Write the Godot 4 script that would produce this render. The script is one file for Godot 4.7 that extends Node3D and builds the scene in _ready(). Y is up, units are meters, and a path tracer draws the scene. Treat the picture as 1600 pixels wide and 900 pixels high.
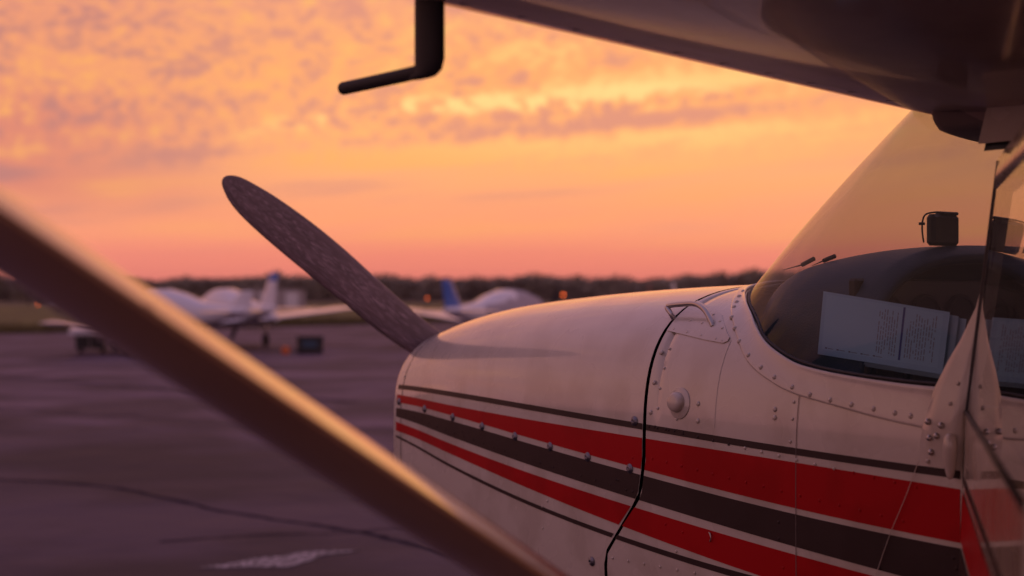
extends Node3D

# ------------------------------------------------------------------ helpers
var M := {}
var taken := {}
var rng := RandomNumberGenerator.new()
const YB := 1.27
# stations of the nose and forward fuselage: z, half width, top, bottom, squareness
const TAB := [
	[-1.135, 0.385, 1.543, 1.00, 3.2], [-1.0, 0.402, 1.574, 0.93, 3.3], [-0.8, 0.436, 1.602, 0.87, 3.4], [-0.5, 0.474, 1.625, 0.81, 3.6],
	[-0.25, 0.495, 1.638, 0.785, 3.7], [0.0, 0.508, 1.645, 0.77, 3.8], [0.35, 0.522, 1.645, 0.76, 3.9], [0.75, 0.53, 1.645, 0.755, 4.0]]
# lower edge of the windscreen on the skin: z, y
const BASE := [[0.0, 1.65], [0.03, 1.6445], [0.07, 1.634], [0.15, 1.61], [0.243, 1.571], [0.296, 1.539], [0.38, 1.509], [0.473, 1.494], [0.609, 1.485], [0.70, 1.482], [0.85, 1.48]]


func lin(r: float, g: float, b: float) -> Color:
	return Color(r, g, b).linear_to_srgb()


func numbered(called: String) -> String:
	if not taken.has(called):
		taken[called] = 0
		return called
	taken[called] += 1
	return "%s_%03d" % [called, taken[called]]


func thing(called: String, label: String, category: String, at := Vector3.ZERO, turn := 0.0, group := "") -> Node3D:
	var o := Node3D.new()
	o.name = numbered(called)
	add_child(o)
	o.position = at
	o.rotation.y = turn
	tag(o, label, category, group)
	return o


func tag(o: Node, label: String, category: String, group := "") -> void:
	o.set_meta("label", label)
	o.set_meta("category", category)
	if group:
		o.set_meta("group", group)


func part(parent: Node, called: String, mesh: Mesh, mat: Material, t := Transform3D.IDENTITY) -> MeshInstance3D:
	var o := MeshInstance3D.new()
	o.name = called
	o.mesh = mesh
	o.material_override = mat
	o.transform = t
	parent.add_child(o, true)
	return o


func struct(called: String, mesh: Mesh, mat: Material, label: String) -> MeshInstance3D:
	var o := MeshInstance3D.new()
	o.name = numbered(called)
	o.mesh = mesh
	o.material_override = mat
	add_child(o)
	o.set_meta("kind", "structure")
	o.set_meta("label", label)
	return o


func stuff(o: Node) -> Node:
	o.set_meta("kind", "stuff")
	return o


func begin() -> SurfaceTool:
	var st := SurfaceTool.new()
	st.begin(Mesh.PRIMITIVE_TRIANGLES)
	st.set_smooth_group(0)
	return st


func finish(st: SurfaceTool) -> ArrayMesh:
	st.generate_normals()
	return st.commit()


func tri(st: SurfaceTool, a: Vector3, b: Vector3, c: Vector3, ua := Vector2.ZERO, ub := Vector2.ZERO, uc := Vector2.ZERO) -> void:
	st.set_uv(ua); st.add_vertex(a)
	st.set_uv(ub); st.add_vertex(b)
	st.set_uv(uc); st.add_vertex(c)


# adds a grid of points (rows of equal length)
func grid(st: SurfaceTool, rows: Array, skip = null) -> void:
	var nr := rows.size() - 1
	var nc: int = rows[0].size() - 1
	for i in nr:
		for j in nc:
			if skip != null and skip.call(i, j):
				continue
			var a: Vector3 = rows[i][j]
			var b: Vector3 = rows[i][j + 1]
			var c: Vector3 = rows[i + 1][j + 1]
			var d: Vector3 = rows[i + 1][j]
			var u0 := Vector2(float(j) / nc, float(i) / nr)
			var u1 := Vector2(float(j + 1) / nc, float(i + 1) / nr)
			tri(st, a, b, c, u0, Vector2(u1.x, u0.y), u1)
			tri(st, a, c, d, u0, u1, Vector2(u0.x, u1.y))


func surf(rows: Array, skip = null) -> ArrayMesh:
	var st := begin()
	grid(st, rows, skip)
	return finish(st)


# a closed ring lofted through sections, with both ends closed
func loft(sections: Array, caps := true) -> ArrayMesh:
	var st := begin()
	grid(st, sections)
	if caps:
		for e in [sections[0], sections[-1]]:
			var mid := Vector3.ZERO
			for p in e:
				mid += p / e.size()
			st.set_smooth_group(1 if e == sections[0] else 2)
			for k in e.size() - 1:
				tri(st, mid, e[k], e[k + 1])
	return finish(st)


# a superellipse section in the x-y plane
func ring(z: float, cx: float, cy: float, w: float, up: float, dn: float, n := 2.2, count := 32) -> Array:
	var out := []
	for k in count + 1:
		var a := TAU * k / count
		var c := cos(a)
		var s := sin(a)
		out.append(Vector3(cx + w * signf(c) * pow(absf(c), 2.0 / n), cy + (up if s > 0 else dn) * signf(s) * pow(absf(s), 2.0 / n), z))
	return out


# bevelled box as a mesh
func box(size: Vector3, bevel := 0.006, at := Vector3.ZERO) -> ArrayMesh:
	var h := size / 2.0
	var b := minf(bevel, minf(h.x, minf(h.y, h.z)) * 0.9)
	var st := SurfaceTool.new()
	st.begin(Mesh.PRIMITIVE_TRIANGLES)
	st.set_smooth_group(-1)
	for ax in 3:
		for s: float in [-1.0, 1.0]:
			var n := Vector3.ZERO
			n[ax] = s
			var u := Vector3.ZERO
			u[(ax + 1) % 3] = 1.0
			var v := Vector3.ZERO
			v[(ax + 2) % 3] = 1.0
			var hu := h[(ax + 1) % 3] - b
			var hv := h[(ax + 2) % 3] - b
			var c := at + n * h[ax]
			quad(st, c - u * hu - v * hv, c + u * hu - v * hv, c + u * hu + v * hv, c - u * hu + v * hv, s > 0)
	# edges
	for ax in 3:
		for s1: float in [-1.0, 1.0]:
			for s2: float in [-1.0, 1.0]:
				var u := Vector3.ZERO
				u[ax] = h[ax] - b
				var i := (ax + 1) % 3
				var j := (ax + 2) % 3
				var p := Vector3.ZERO
				p[i] = s1 * h[i]
				p[j] = s2 * (h[j] - b)
				var q := Vector3.ZERO
				q[i] = s1 * (h[i] - b)
				q[j] = s2 * h[j]
				quad(st, at + p - u, at + p + u, at + q + u, at + q - u, s1 * s2 < 0)
	for sx: float in [-1.0, 1.0]:
		for sy: float in [-1.0, 1.0]:
			for sz: float in [-1.0, 1.0]:
				var s := Vector3(sx, sy, sz)
				var p1 := at + s * Vector3(h.x, h.y - b, h.z - b)
				var p2 := at + s * Vector3(h.x - b, h.y, h.z - b)
				var p3 := at + s * Vector3(h.x - b, h.y - b, h.z)
				if sx * sy * sz > 0:
					tri(st, p1, p3, p2)
				else:
					tri(st, p1, p2, p3)
	st.generate_normals()
	return st.commit()


func quad(st: SurfaceTool, a: Vector3, b: Vector3, c: Vector3, d: Vector3, flip := false) -> void:
	if flip:
		tri(st, a, c, b)
		tri(st, a, d, c)
	else:
		tri(st, a, b, c)
		tri(st, a, c, d)


func bar(st: SurfaceTool, a: Vector3, b: Vector3, r: float, sides := 10, r2 := -1.0) -> void:
	var n := (b - a).normalized()
	var x := n.cross(Vector3.UP if absf(n.y) < 0.9 else Vector3.RIGHT).normalized()
	var y := n.cross(x)
	var e := r if r2 < 0 else r2
	var rows := [[], []]
	for k in sides + 1:
		var d := x * cos(TAU * k / sides) + y * sin(TAU * k / sides)
		rows[0].append(a + d * r)
		rows[1].append(b + d * e)
	grid(st, rows)
	for k in sides:
		tri(st, a, rows[0][k + 1], rows[0][k])
		tri(st, b, rows[1][k], rows[1][k + 1])


# a round tube along a path
func tube(path: Array, r: float, sides := 10) -> ArrayMesh:
	var rows := []
	var up := Vector3(0.13, 0.97, 0.2).normalized()
	for i in path.size():
		var t: Vector3 = (path[mini(i + 1, path.size() - 1)] - path[maxi(i - 1, 0)]).normalized()
		var x := t.cross(up).normalized()
		var y := t.cross(x)
		var row := []
		for k in sides + 1:
			row.append(path[i] + (x * cos(TAU * k / sides) + y * sin(TAU * k / sides)) * r)
		rows.append(row)
	return loft(rows)


func smooth_path(pts: Array, per := 6) -> Array:
	var out := []
	for i in pts.size() - 1:
		var p0: Vector3 = pts[maxi(i - 1, 0)]
		var p3: Vector3 = pts[mini(i + 2, pts.size() - 1)]
		for k in per:
			out.append((pts[i] as Vector3).cubic_interpolate(pts[i + 1], p0, p3, float(k) / per))
	out.append(pts[-1])
	return out


func dome(r: float, h: float, sides := 10) -> ArrayMesh:
	var rows := []
	for i in 5:
		var a := PI / 2 * i / 4.0
		var row := []
		for k in sides + 1:
			row.append(Vector3(cos(TAU * k / sides) * r * cos(a), h * sin(a), sin(TAU * k / sides) * r * cos(a)))
		rows.append(row)
	return surf(rows)


func facing(at: Vector3, n: Vector3, s := 1.0) -> Transform3D:
	var x := n.cross(Vector3.FORWARD if absf(n.z) < 0.9 else Vector3.RIGHT).normalized()
	var z := x.cross(n).normalized()
	return Transform3D(Basis(x * s, n * s, z * s), at)


# piecewise linear table lookup with smooth (Hermite) interpolation
func herm(tab: Array, z: float, k: int) -> float:
	var n := tab.size()
	var i := 0
	while i < n - 2 and tab[i + 1][0] < z:
		i += 1
	var h: float = tab[i + 1][0] - tab[i][0]
	var t := clampf((z - tab[i][0]) / h, 0.0, 1.0)
	var m := [0.0, 0.0]
	for e in 2:
		var j := i + e
		var a := maxi(j - 1, 0)
		var b := mini(j + 1, n - 1)
		m[e] = (tab[b][k] - tab[a][k]) / (tab[b][0] - tab[a][0])
	return (2 * t * t * t - 3 * t * t + 1) * tab[i][k] + (t * t * t - 2 * t * t + t) * h * m[0] + (-2 * t * t * t + 3 * t * t) * tab[i + 1][k] + (t * t * t - t * t) * h * m[1]


func half_width(z: float, y: float) -> float:
	var top := herm(TAB, z, 2)
	var bot := herm(TAB, z, 3)
	var n := herm(TAB, z, 4)
	var q := (y - YB) / (top - YB) if y > YB else (YB - y) / (YB - bot)
	if y < YB:
		n = 3.6
	return herm(TAB, z, 1) * pow(maxf(0.0, 1.0 - pow(minf(q, 1.0), n)), 1.0 / n)


func section(z: float, a: float, inset := 0.0) -> Vector3:
	var w := herm(TAB, z, 1) - inset
	var top := herm(TAB, z, 2) - inset
	var bot := herm(TAB, z, 3) + inset
	var n := herm(TAB, z, 4) if sin(a) > 0 else 3.6
	return Vector3(-w * signf(cos(a)) * pow(absf(cos(a)), 2.0 / n), YB + ((top - YB) if sin(a) > 0 else (YB - bot)) * signf(sin(a)) * pow(absf(sin(a)), 2.0 / n), z)


# angles round a section, spaced evenly along its outline
func angle_at(f: float) -> float:
	var q := f * 4.0
	var k := floorf(q)
	var s := q - k
	return (k + s * s * (3 - 2 * s)) * PI / 2


func skin(z: float, y: float, off := 0.0, side := -1.0) -> Vector3:
	var p := Vector3(side * half_width(z, y), y, z)
	return p + skin_normal(z, y, side) * off if off else p


func skin_normal(z: float, y: float, side := -1.0) -> Vector3:
	var e := 0.002
	var a := Vector3(side * half_width(z, y), y, z)
	var du := Vector3(side * half_width(z, y - e), y - e, z) - a
	var dz := Vector3(side * half_width(z + e, y), y, z + e) - a
	var n := du.cross(dz).normalized()
	return n if n.x * side > 0 else -n


# rear edge of the cowling (it steps forward below the stripes)
func seam(y: float) -> float:
	if y > 1.31:
		return 0.0
	if y > 1.238:
		return lerpf(-0.014, 0.0, (y - 1.238) / 0.072)
	if y > 1.108:
		return lerpf(-0.127, -0.014, (y - 1.108) / 0.13)
	return lerpf(-0.136, -0.127, clampf((y - 0.95) / 0.158, 0, 1))


# height on the section at the firewall that belongs to a share of the way from keel to top
func body_y(h: float) -> float:
	if h < 0.45:
		var s := h / 0.45
		return section(0.0, -PI / 2 * (1.0 - s * s * (3 - 2 * s))).y
	var s := (h - 0.45) / 0.55
	return section(0.0, PI / 2 * s * s * (3 - 2 * s)).y


func cubic(c: Array, z: float) -> float:
	return ((c[0] * z + c[1]) * z + c[2]) * z + c[3]


func mat(color: Color, rough := 0.5, metal := 0.0, coat := 0.0) -> StandardMaterial3D:
	var m := StandardMaterial3D.new()
	m.albedo_color = color
	m.roughness = rough
	m.metallic = metal
	m.cull_mode = BaseMaterial3D.CULL_DISABLED
	if coat > 0:
		m.clearcoat_enabled = true
		m.clearcoat = coat
		m.clearcoat_roughness = 0.06
	return m


func noise_tex(freq: float, lo: Color, hi: Color, seed_: int, size := 512, octaves := 4, p0 := 0.3, p1 := 0.7) -> NoiseTexture2D:
	var t := NoiseTexture2D.new()
	t.width = size
	t.height = size
	t.seamless = true
	var n := FastNoiseLite.new()
	n.seed = seed_
	n.noise_type = FastNoiseLite.TYPE_SIMPLEX_SMOOTH
	n.frequency = freq
	n.fractal_octaves = octaves
	t.noise = n
	var g := Gradient.new()
	g.offsets = PackedFloat32Array([p0, p1])
	g.colors = PackedColorArray([lo, hi])
	t.color_ramp = g
	return t


func bump_tex(freq: float, seed_: int, strength: float, size := 512) -> NoiseTexture2D:
	var t := NoiseTexture2D.new()
	t.width = size
	t.height = size
	t.seamless = true
	t.as_normal_map = true
	t.bump_strength = strength
	var n := FastNoiseLite.new()
	n.seed = seed_
	n.frequency = freq
	n.fractal_octaves = 4
	t.noise = n
	return t


func triplanar(m: StandardMaterial3D, s: float, world := false) -> StandardMaterial3D:
	m.uv1_triplanar = true
	m.uv1_world_triplanar = world
	m.uv1_scale = Vector3.ONE * s
	return m


func make_materials() -> void:
	var dust := noise_tex(0.012, Color(0.935, 0.925, 0.91), Color(1, 1, 1), 5, 512, 6, 0.25, 0.55)
	M.cream = triplanar(mat(lin(0.64, 0.56, 0.465), 0.32, 0.0, 0.75), 0.9)
	M.cream.albedo_texture = dust
	M.cream.normal_enabled = true
	M.cream.normal_texture = bump_tex(0.006, 33, 8.0, 512)
	M.cream.normal_scale = 0.09
	M.cream.roughness_texture = noise_tex(0.02, Color(0.75, 0.75, 0.75), Color(1, 1, 1), 8, 256)
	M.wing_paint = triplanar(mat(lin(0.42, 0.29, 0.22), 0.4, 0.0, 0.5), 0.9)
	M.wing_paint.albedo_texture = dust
	M.strut_glow_paint = triplanar(mat(lin(0.50, 0.26, 0.13), 0.3, 0.0, 1.0), 0.9)  # cream strut tinted orange: the sunset glow is put into its colour
	M.strut_glow_paint.albedo_texture = dust
	M.red = triplanar(mat(lin(0.44, 0.004, 0.008), 0.4, 0.0, 0.0), 0.9)
	M.red.albedo_texture = dust
	M.red.metallic_specular = 0.25
	M.brown = triplanar(mat(lin(0.04, 0.022, 0.02), 0.45), 0.9)
	M.brown.metallic_specular = 0.35
	M.brown.albedo_texture = dust
	M.gap = mat(lin(0.006, 0.004, 0.005), 1.0)
	M.gap.metallic_specular = 0.05
	M.rubber = mat(lin(0.018, 0.014, 0.016), 0.55)
	M.screw = mat(lin(0.2, 0.19, 0.21), 0.42, 0.85)
	M.seam = mat(lin(0.17, 0.125, 0.11), 0.8)
	M.slot = mat(lin(0.03, 0.025, 0.03), 0.7)
	M.steel = mat(lin(0.5, 0.46, 0.42), 0.3, 0.85)
	M.dark = mat(lin(0.03, 0.026, 0.027), 0.75)
	M.glare = mat(lin(0.022, 0.06, 0.105), 0.5)
	M.glare.normal_enabled = true
	M.glare.normal_texture = bump_tex(0.15, 3, 3.0, 256)
	M.glare.normal_scale = 0.4
	triplanar(M.glare, 6.0)
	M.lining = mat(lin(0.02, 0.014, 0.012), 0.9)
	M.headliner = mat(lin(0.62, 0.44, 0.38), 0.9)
	M.seat = mat(lin(0.05, 0.028, 0.02), 0.85)
	M.black = mat(lin(0.012, 0.012, 0.014), 0.45)
	M.blade = mat(Color.WHITE, 0.5)
	M.blade.albedo_texture = blade_texture()
	M.blade.clearcoat_enabled = true
	M.blade.clearcoat = 0.25
	M.blade.clearcoat_roughness = 0.3
	M.windscreen = mat(Color(lin(0.03, 0.05, 0.05), 0.36), 0.02)
	M.windscreen.metallic_specular = 0.27
	M.windscreen.transparency = BaseMaterial3D.TRANSPARENCY_ALPHA
	M.pane = mat(Color(lin(0.03, 0.027, 0.025), 0.2), 0.02)
	M.pane.transparency = BaseMaterial3D.TRANSPARENCY_ALPHA
	M.paper = mat(Color.WHITE, 0.45)
	M.paper.albedo_texture = paper_texture()
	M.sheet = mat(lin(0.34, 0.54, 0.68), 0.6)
	M.tarmac = triplanar(mat(lin(0.172, 0.122, 0.180), 0.75), 0.045, true)
	M.tarmac.albedo_texture = noise_tex(0.006, Color(0.66, 0.64, 0.66), Color(1.0, 0.99, 0.99), 11, 1024, 6, 0.3, 0.7)
	M.tarmac.detail_enabled = true
	M.tarmac.detail_uv_layer = BaseMaterial3D.DETAIL_UV_2
	M.tarmac.uv2_triplanar = true
	M.tarmac.uv2_world_triplanar = true
	M.tarmac.uv2_scale = Vector3.ONE * 0.7
	M.tarmac.detail_blend_mode = BaseMaterial3D.BLEND_MODE_MUL
	M.tarmac.detail_albedo = noise_tex(0.25, Color(0.6, 0.6, 0.62), Color(1, 1, 1), 12, 512, 3, 0.2, 0.6)
	M.tarmac.normal_enabled = true
	M.tarmac.normal_texture = bump_tex(0.02, 14, 6.0, 512)
	M.tarmac.normal_scale = 0.12
	M.tarmac.metallic_specular = 0.35
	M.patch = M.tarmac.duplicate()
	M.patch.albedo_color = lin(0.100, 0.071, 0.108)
	M.pale = M.tarmac.duplicate()
	M.pale.albedo_color = lin(0.22, 0.157, 0.215)
	M.tar = mat(lin(0.04, 0.03, 0.04), 1.0)
	M.tar.metallic_specular = 0.0
	M.worn = triplanar(mat(lin(0.42, 0.38, 0.40), 0.8), 1.2, true)
	M.worn.albedo_texture = noise_tex(0.03, Color(0.3, 0.28, 0.3), Color(1, 1, 1), 19, 512, 5, 0.3, 0.6)
	M.grass = triplanar(mat(lin(0.15, 0.135, 0.018), 0.95), 0.03, true)
	M.grass.albedo_texture = noise_tex(0.02, Color(0.6, 0.6, 0.55), Color(1, 1, 1), 21, 512, 6)
	M.leaf = mat(Color.WHITE, 0.8)
	M.leaf.vertex_color_use_as_albedo = true
	M.leaf.backlight_enabled = true
	M.leaf.backlight = Color(0.25, 0.25, 0.2)
	M.bark = mat(lin(0.05, 0.035, 0.03), 0.9)
	M.white = mat(lin(0.72, 0.70, 0.72), 0.35, 0.0, 0.5)
	M.blue = mat(lin(0.03, 0.13, 0.48), 0.4, 0.0, 0.5)
	M.fabric_cover = mat(lin(0.42, 0.38, 0.40), 0.9)
	M.tinted = mat(lin(0.03, 0.03, 0.035), 0.08)
	M.orange = mat(lin(0.6, 0.14, 0.03), 0.6)
	M.shed = mat(lin(0.38, 0.33, 0.33), 0.8)
	M.roof = mat(lin(0.25, 0.22, 0.23), 0.6)
	M.tail_red = mat(lin(0.4, 0.02, 0.03), 0.4)
	M.lamp = mat(lin(1.0, 0.5, 0.15), 0.5)
	M.lamp.emission_enabled = true
	M.lamp.emission = Color(1.0, 0.4, 0.14)
	M.lamp.emission_energy_multiplier = 6.0


# black blade paint, worn through to bright metal in specks
func blade_texture() -> ImageTexture:
	var w := 1024
	var h := 160
	var im := Image.create(w, h, false, Image.FORMAT_RGB8)
	var r := RandomNumberGenerator.new()
	r.seed = 4
	var n := FastNoiseLite.new()
	n.seed = 9
	n.frequency = 0.012
	n.fractal_octaves = 4
	var base := lin(0.125, 0.074, 0.08)
	for y in h:
		for x in w:
			var k := 1.0 + 0.16 * n.get_noise_2d(x, y * 1.4)
			im.set_pixel(x, y, Color(base.r * k, base.g * k, base.b * k))
	for i in 9000:
		var x := r.randi_range(2, w - 6)
		var y := r.randi_range(2, h - 5)
		var along := float(x) / w
		var want := smoothstep(0.26, 0.62, along) * (1.0 - smoothstep(0.86, 0.97, along)) * (0.55 + 1.2 * n.get_noise_2d(x + 400, y * 1.3)) + 0.06
		if r.randf() > want:
			continue
		var c := lin(1, 1, 1) * r.randf_range(0.40, 0.72)
		c = Color(c.r * 1.0, c.g * 0.84, c.b * 0.88)
		im.fill_rect(Rect2i(x, y, r.randi_range(1, 4), r.randi_range(1, 3)), c)
		if r.randf() < 0.5:
			im.fill_rect(Rect2i(x + r.randi_range(-2, 2), y + 1, r.randi_range(1, 3), 2), c)
	for i in 14:
		var x := r.randi_range(200, 330)
		var y := r.randi_range(20, 140)
		for k in r.randi_range(3, 14):
			im.set_pixel(clampi(x + k / 4, 0, w - 1), clampi(y + k, 0, h - 1), lin(0.3, 0.25, 0.25))
	return ImageTexture.create_from_image(im)


# a page of print turned on its side, with a blue rule
func paper_texture() -> ImageTexture:
	var w := 800
	var h := 320
	var im := Image.create(w, h, false, Image.FORMAT_RGB8)
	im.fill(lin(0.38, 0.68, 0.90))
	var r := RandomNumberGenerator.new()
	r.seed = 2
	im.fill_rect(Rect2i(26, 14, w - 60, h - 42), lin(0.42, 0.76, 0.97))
	im.fill_rect(Rect2i(534, 14, 13, h - 50), lin(0.01, 0.05, 0.30))
	var ink := lin(0.2, 0.22, 0.27)
	for col in 22:
		var x := 392 + col * 16
		if x > 516 and x < 562:
			continue
		var y := 24 + r.randi_range(0, 60)
		var end := h - 52 - (r.randi_range(0, 110) if col % 5 == 4 else 0)
		while y < end:
			var l := r.randi_range(8, 34)
			if r.randf() < 0.88:
				im.fill_rect(Rect2i(x, y, 5, mini(l, end - y)), ink)
			y += l + r.randi_range(4, 9)
	for k in 5:
		var x := 50 + k * 82
		im.fill_rect(Rect2i(x, h - 40, 14, 6), lin(0.1, 0.1, 0.13))
		im.fill_rect(Rect2i(x + 18, h - 38, 40, 3), ink)
	return ImageTexture.create_from_image(im)


# ------------------------------------------------------------------ sky
const SUN_AZ := 40.0
var sky_rows := []
var sky_w := 4096
var sky_h := 2048
var n_cell := FastNoiseLite.new()
var n_wide := FastNoiseLite.new()
var n_streak := FastNoiseLite.new()
const TOWARD := [[0.0, 0.80, 0.19, 0.165], [1.5, 0.93, 0.26, 0.18], [2.8, 1.05, 0.37, 0.185], [5.0, 1.08, 0.45, 0.19], [9.0, 1.08, 0.445, 0.165], [13.0, 0.94, 0.38, 0.22], [22.0, 0.66, 0.32, 0.33], [36.0, 0.46, 0.275, 0.42], [60.0, 0.30, 0.21, 0.37], [90.0, 0.25, 0.19, 0.37]]
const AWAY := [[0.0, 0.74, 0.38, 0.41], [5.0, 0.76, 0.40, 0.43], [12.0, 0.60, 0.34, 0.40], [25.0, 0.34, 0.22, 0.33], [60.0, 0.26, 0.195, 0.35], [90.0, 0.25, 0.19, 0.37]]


func ramp(tab: Array, e: float) -> Vector3:
	var i := 0
	while i < tab.size() - 2 and tab[i + 1][0] < e:
		i += 1
	var t := clampf((e - tab[i][0]) / (tab[i + 1][0] - tab[i][0]), 0, 1)
	t = lerpf(t, t * t * (3 - 2 * t), 0.5)
	return Vector3(lerpf(tab[i][1], tab[i + 1][1], t), lerpf(tab[i][2], tab[i + 1][2], t), lerpf(tab[i][3], tab[i + 1][3], t))


func sky_color(az: float, e: float) -> Vector3:
	var d := wrapf(az - SUN_AZ, -180, 180)
	var glow := pow(0.5 + 0.5 * cos(deg_to_rad(d)), 1.6)
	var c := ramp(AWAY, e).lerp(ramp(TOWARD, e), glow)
	var a := deg_to_rad(az)
	var x := cos(a) * 57.3
	var z := sin(a) * 57.3
	var lean := e - 0.085 * 57.3 * sin(deg_to_rad(az - 35.0))
	# large banks, then rippled cells, then thin level streaks near the horizon
	var wide := n_wide.get_noise_3d(x, z, lean * 3.2)
	var big := 1.0 + maxf(e - 8.0, 0.0) / 30.0
	var cell := n_cell.get_noise_3d(x / big + 1.5 * wide, z / big, lean * 1.15 / big)
	var puff := n_cell.get_noise_3d(x * 0.35 + 40.0, z * 0.35, lean * 0.6)
	var streak := n_streak.get_noise_3d(x * 0.5, z * 0.5, lean * 5.0)
	var high := smoothstep(4.2, 7.2, e)
	var low := (1.0 - smoothstep(5.0, 8.0, e)) * smoothstep(0.8, 3.2, e)
	high *= lerpf(1.0, 0.4, smoothstep(-6.0, 6.0, d) * (1.0 - smoothstep(14.0, 24.0, e)))
	var m := high * (0.62 * cell + 0.48 * puff + 0.4 * wide) + low * 0.5 * streak
	# fine golden streaks across the middle
	var fine := n_streak.get_noise_3d(x * 0.22 + 9.0, z * 0.22, lean * 5.0)
	m += exp(-pow((lean - 6.9) / 2.3, 2.0)) * exp(-pow((d + 1.0) / 13.0, 2.0)) * (1.35 * fine + 0.12)
	# the long bright bank of cloud that runs up to the right
	var way := lean - 7.45 - 0.7 * n_wide.get_noise_2d(az * 0.6, 3.0)
	var b := exp(-pow(way / 0.40, 2.0)) * exp(-pow((d + 5.0) / 9.0, 2.0))
	m += b * (0.42 + 0.6 * cell + 0.7 * fine)
	m += 0.14 * exp(-pow((lean - 7.0) / 4.0, 2.0)) * exp(-pow((d - 3.0) / 9.0, 2.0))
	# duller towards the left
	var left := smoothstep(-11.0, -25.0, d) * (1.0 - smoothstep(24.0, 50.0, e)) * smoothstep(-90.0, -60.0, d)
	m -= left * smoothstep(2.5, 7.5, lean) * (0.2 + 1.3 * wide)
	var bright := smoothstep(-0.05, 0.6, m)
	var dull := smoothstep(0.02, -0.5, m)
	var gold := clampf(1.25 * b + 0.6 * exp(-pow((d - 1.0) / 13.0, 2.0)) * smoothstep(4.0, 7.0, e), 0, 1)
	var lit := Vector3(1.0, 0.44, 0.135).lerp(Vector3(1.08, 0.755, 0.28), gold)
	var grey := Vector3(0.74, 0.30, 0.225).lerp(Vector3(0.49, 0.215, 0.215), left)
	if e > 14.0:
		var up := smoothstep(14.0, 45.0, e)
		lit = lit.lerp(c * 1.25, up)
		grey = grey.lerp(c * 0.8, up)
	lit = lit.lerp(c * 1.2, 1.0 - glow)
	grey = grey.lerp(c * 0.82, 1.0 - glow)
	c = c.lerp(Vector3(0.74, 0.24, 0.178), left * smoothstep(2.0, 4.5, e) * (0.85 - 0.4 * smoothstep(6.5, 9.0, e)))
	c = c.lerp(lit, bright * 0.9)
	return c.lerp(grey, dull * 0.78)


func sky_row(r: int) -> void:
	var e := 90.0 - 180.0 * (r + 0.5) / sky_h
	var step := 1 if e < 14.0 else 4
	var row := PackedFloat32Array()
	row.resize(sky_w * 3)
	var past := Vector3.ZERO
	var first := Vector3.ZERO
	for i in range(0, sky_w, step):
		var c := sky_color(360.0 * (i + 0.5) / sky_w, e)
		if i == 0:
			first = c
		else:
			for k in step:
				var v := past.lerp(c, float(k) / step)
				var o := (i - step + k) * 3
				row[o] = v.x; row[o + 1] = v.y; row[o + 2] = v.z
		past = c
	for k in step:
		var v := past.lerp(first, float(k) / step)
		var o := (sky_w - step + k) * 3
		row[o] = v.x; row[o + 1] = v.y; row[o + 2] = v.z
	sky_rows[r] = row


func make_sky() -> PanoramaSkyMaterial:
	n_cell.seed = 31
	n_cell.frequency = 1.3
	n_cell.fractal_octaves = 3
	n_cell.noise_type = FastNoiseLite.TYPE_SIMPLEX_SMOOTH
	n_wide.seed = 7
	n_wide.frequency = 0.09
	n_wide.fractal_octaves = 3
	n_streak.seed = 12
	n_streak.frequency = 0.13
	n_streak.fractal_octaves = 4
	var half := sky_h / 2
	sky_rows.resize(half)
	var id := WorkerThreadPool.add_group_task(sky_row, half)
	WorkerThreadPool.wait_for_group_task_completion(id)
	var all := PackedFloat32Array()
	for r in half:
		all.append_array(sky_rows[r])
	sky_rows.clear()
	var low := PackedFloat32Array()
	low.resize(sky_w * 3)
	for i in sky_w:
		low[i * 3] = 0.12; low[i * 3 + 1] = 0.08; low[i * 3 + 2] = 0.10
	for r in half:
		all.append_array(low)
	var im := Image.create_from_data(sky_w, sky_h, false, Image.FORMAT_RGBF, all.to_byte_array())
	var m := PanoramaSkyMaterial.new()
	m.panorama = ImageTexture.create_from_image(im)
	return m


# ------------------------------------------------------------------ scene
func _ready() -> void:
	rng.seed = 77
	# camera
	var cam := Camera3D.new()
	cam.name = "camera"
	add_child(cam)
	cam.position = Vector3(-2.26, 1.62, 2.07)
	cam.rotation = Vector3(deg_to_rad(0.31), deg_to_rad(-35.0), 0)
	var lens := CameraAttributesPhysical.new()
	lens.frustum_focal_length = 59.26
	lens.frustum_focus_distance = 2.6
	lens.frustum_near = 0.05
	lens.frustum_far = 4000.0
	lens.exposure_aperture = 3.8
	cam.attributes = lens
	cam.current = true
	# sky, sun, exposure
	var we := WorldEnvironment.new()
	we.name = "environment"
	var env := Environment.new()
	env.background_mode = Environment.BG_SKY
	env.sky = Sky.new()
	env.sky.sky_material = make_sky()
	env.tonemap_mode = Environment.TONE_MAPPER_LINEAR
	env.tonemap_exposure = 1.0
	env.sdfgi_enabled = true
	env.ssao_enabled = true
	env.ssil_enabled = true
	env.fog_enabled = true
	env.fog_density = 0.00016
	env.fog_light_color = Color(0.95, 0.82, 0.8)
	we.environment = env
	add_child(we)
	var sun := DirectionalLight3D.new()
	sun.name = "sun"
	sun.light_energy = 0.025
	sun.light_color = Color(1.0, 0.52, 0.25)
	sun.light_angular_distance = 40.0
	sun.shadow_enabled = true
	var s_el := deg_to_rad(5.0)
	var s_az := deg_to_rad(SUN_AZ)
	add_child(sun)
	sun.look_at_from_position(Vector3.ZERO, -Vector3(sin(s_az) * cos(s_el), sin(s_el), -cos(s_az) * cos(s_el)))
	make_materials()
	make_ground()
	make_wood()
	make_airplane()
	make_cabin_things()
	make_background()


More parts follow.
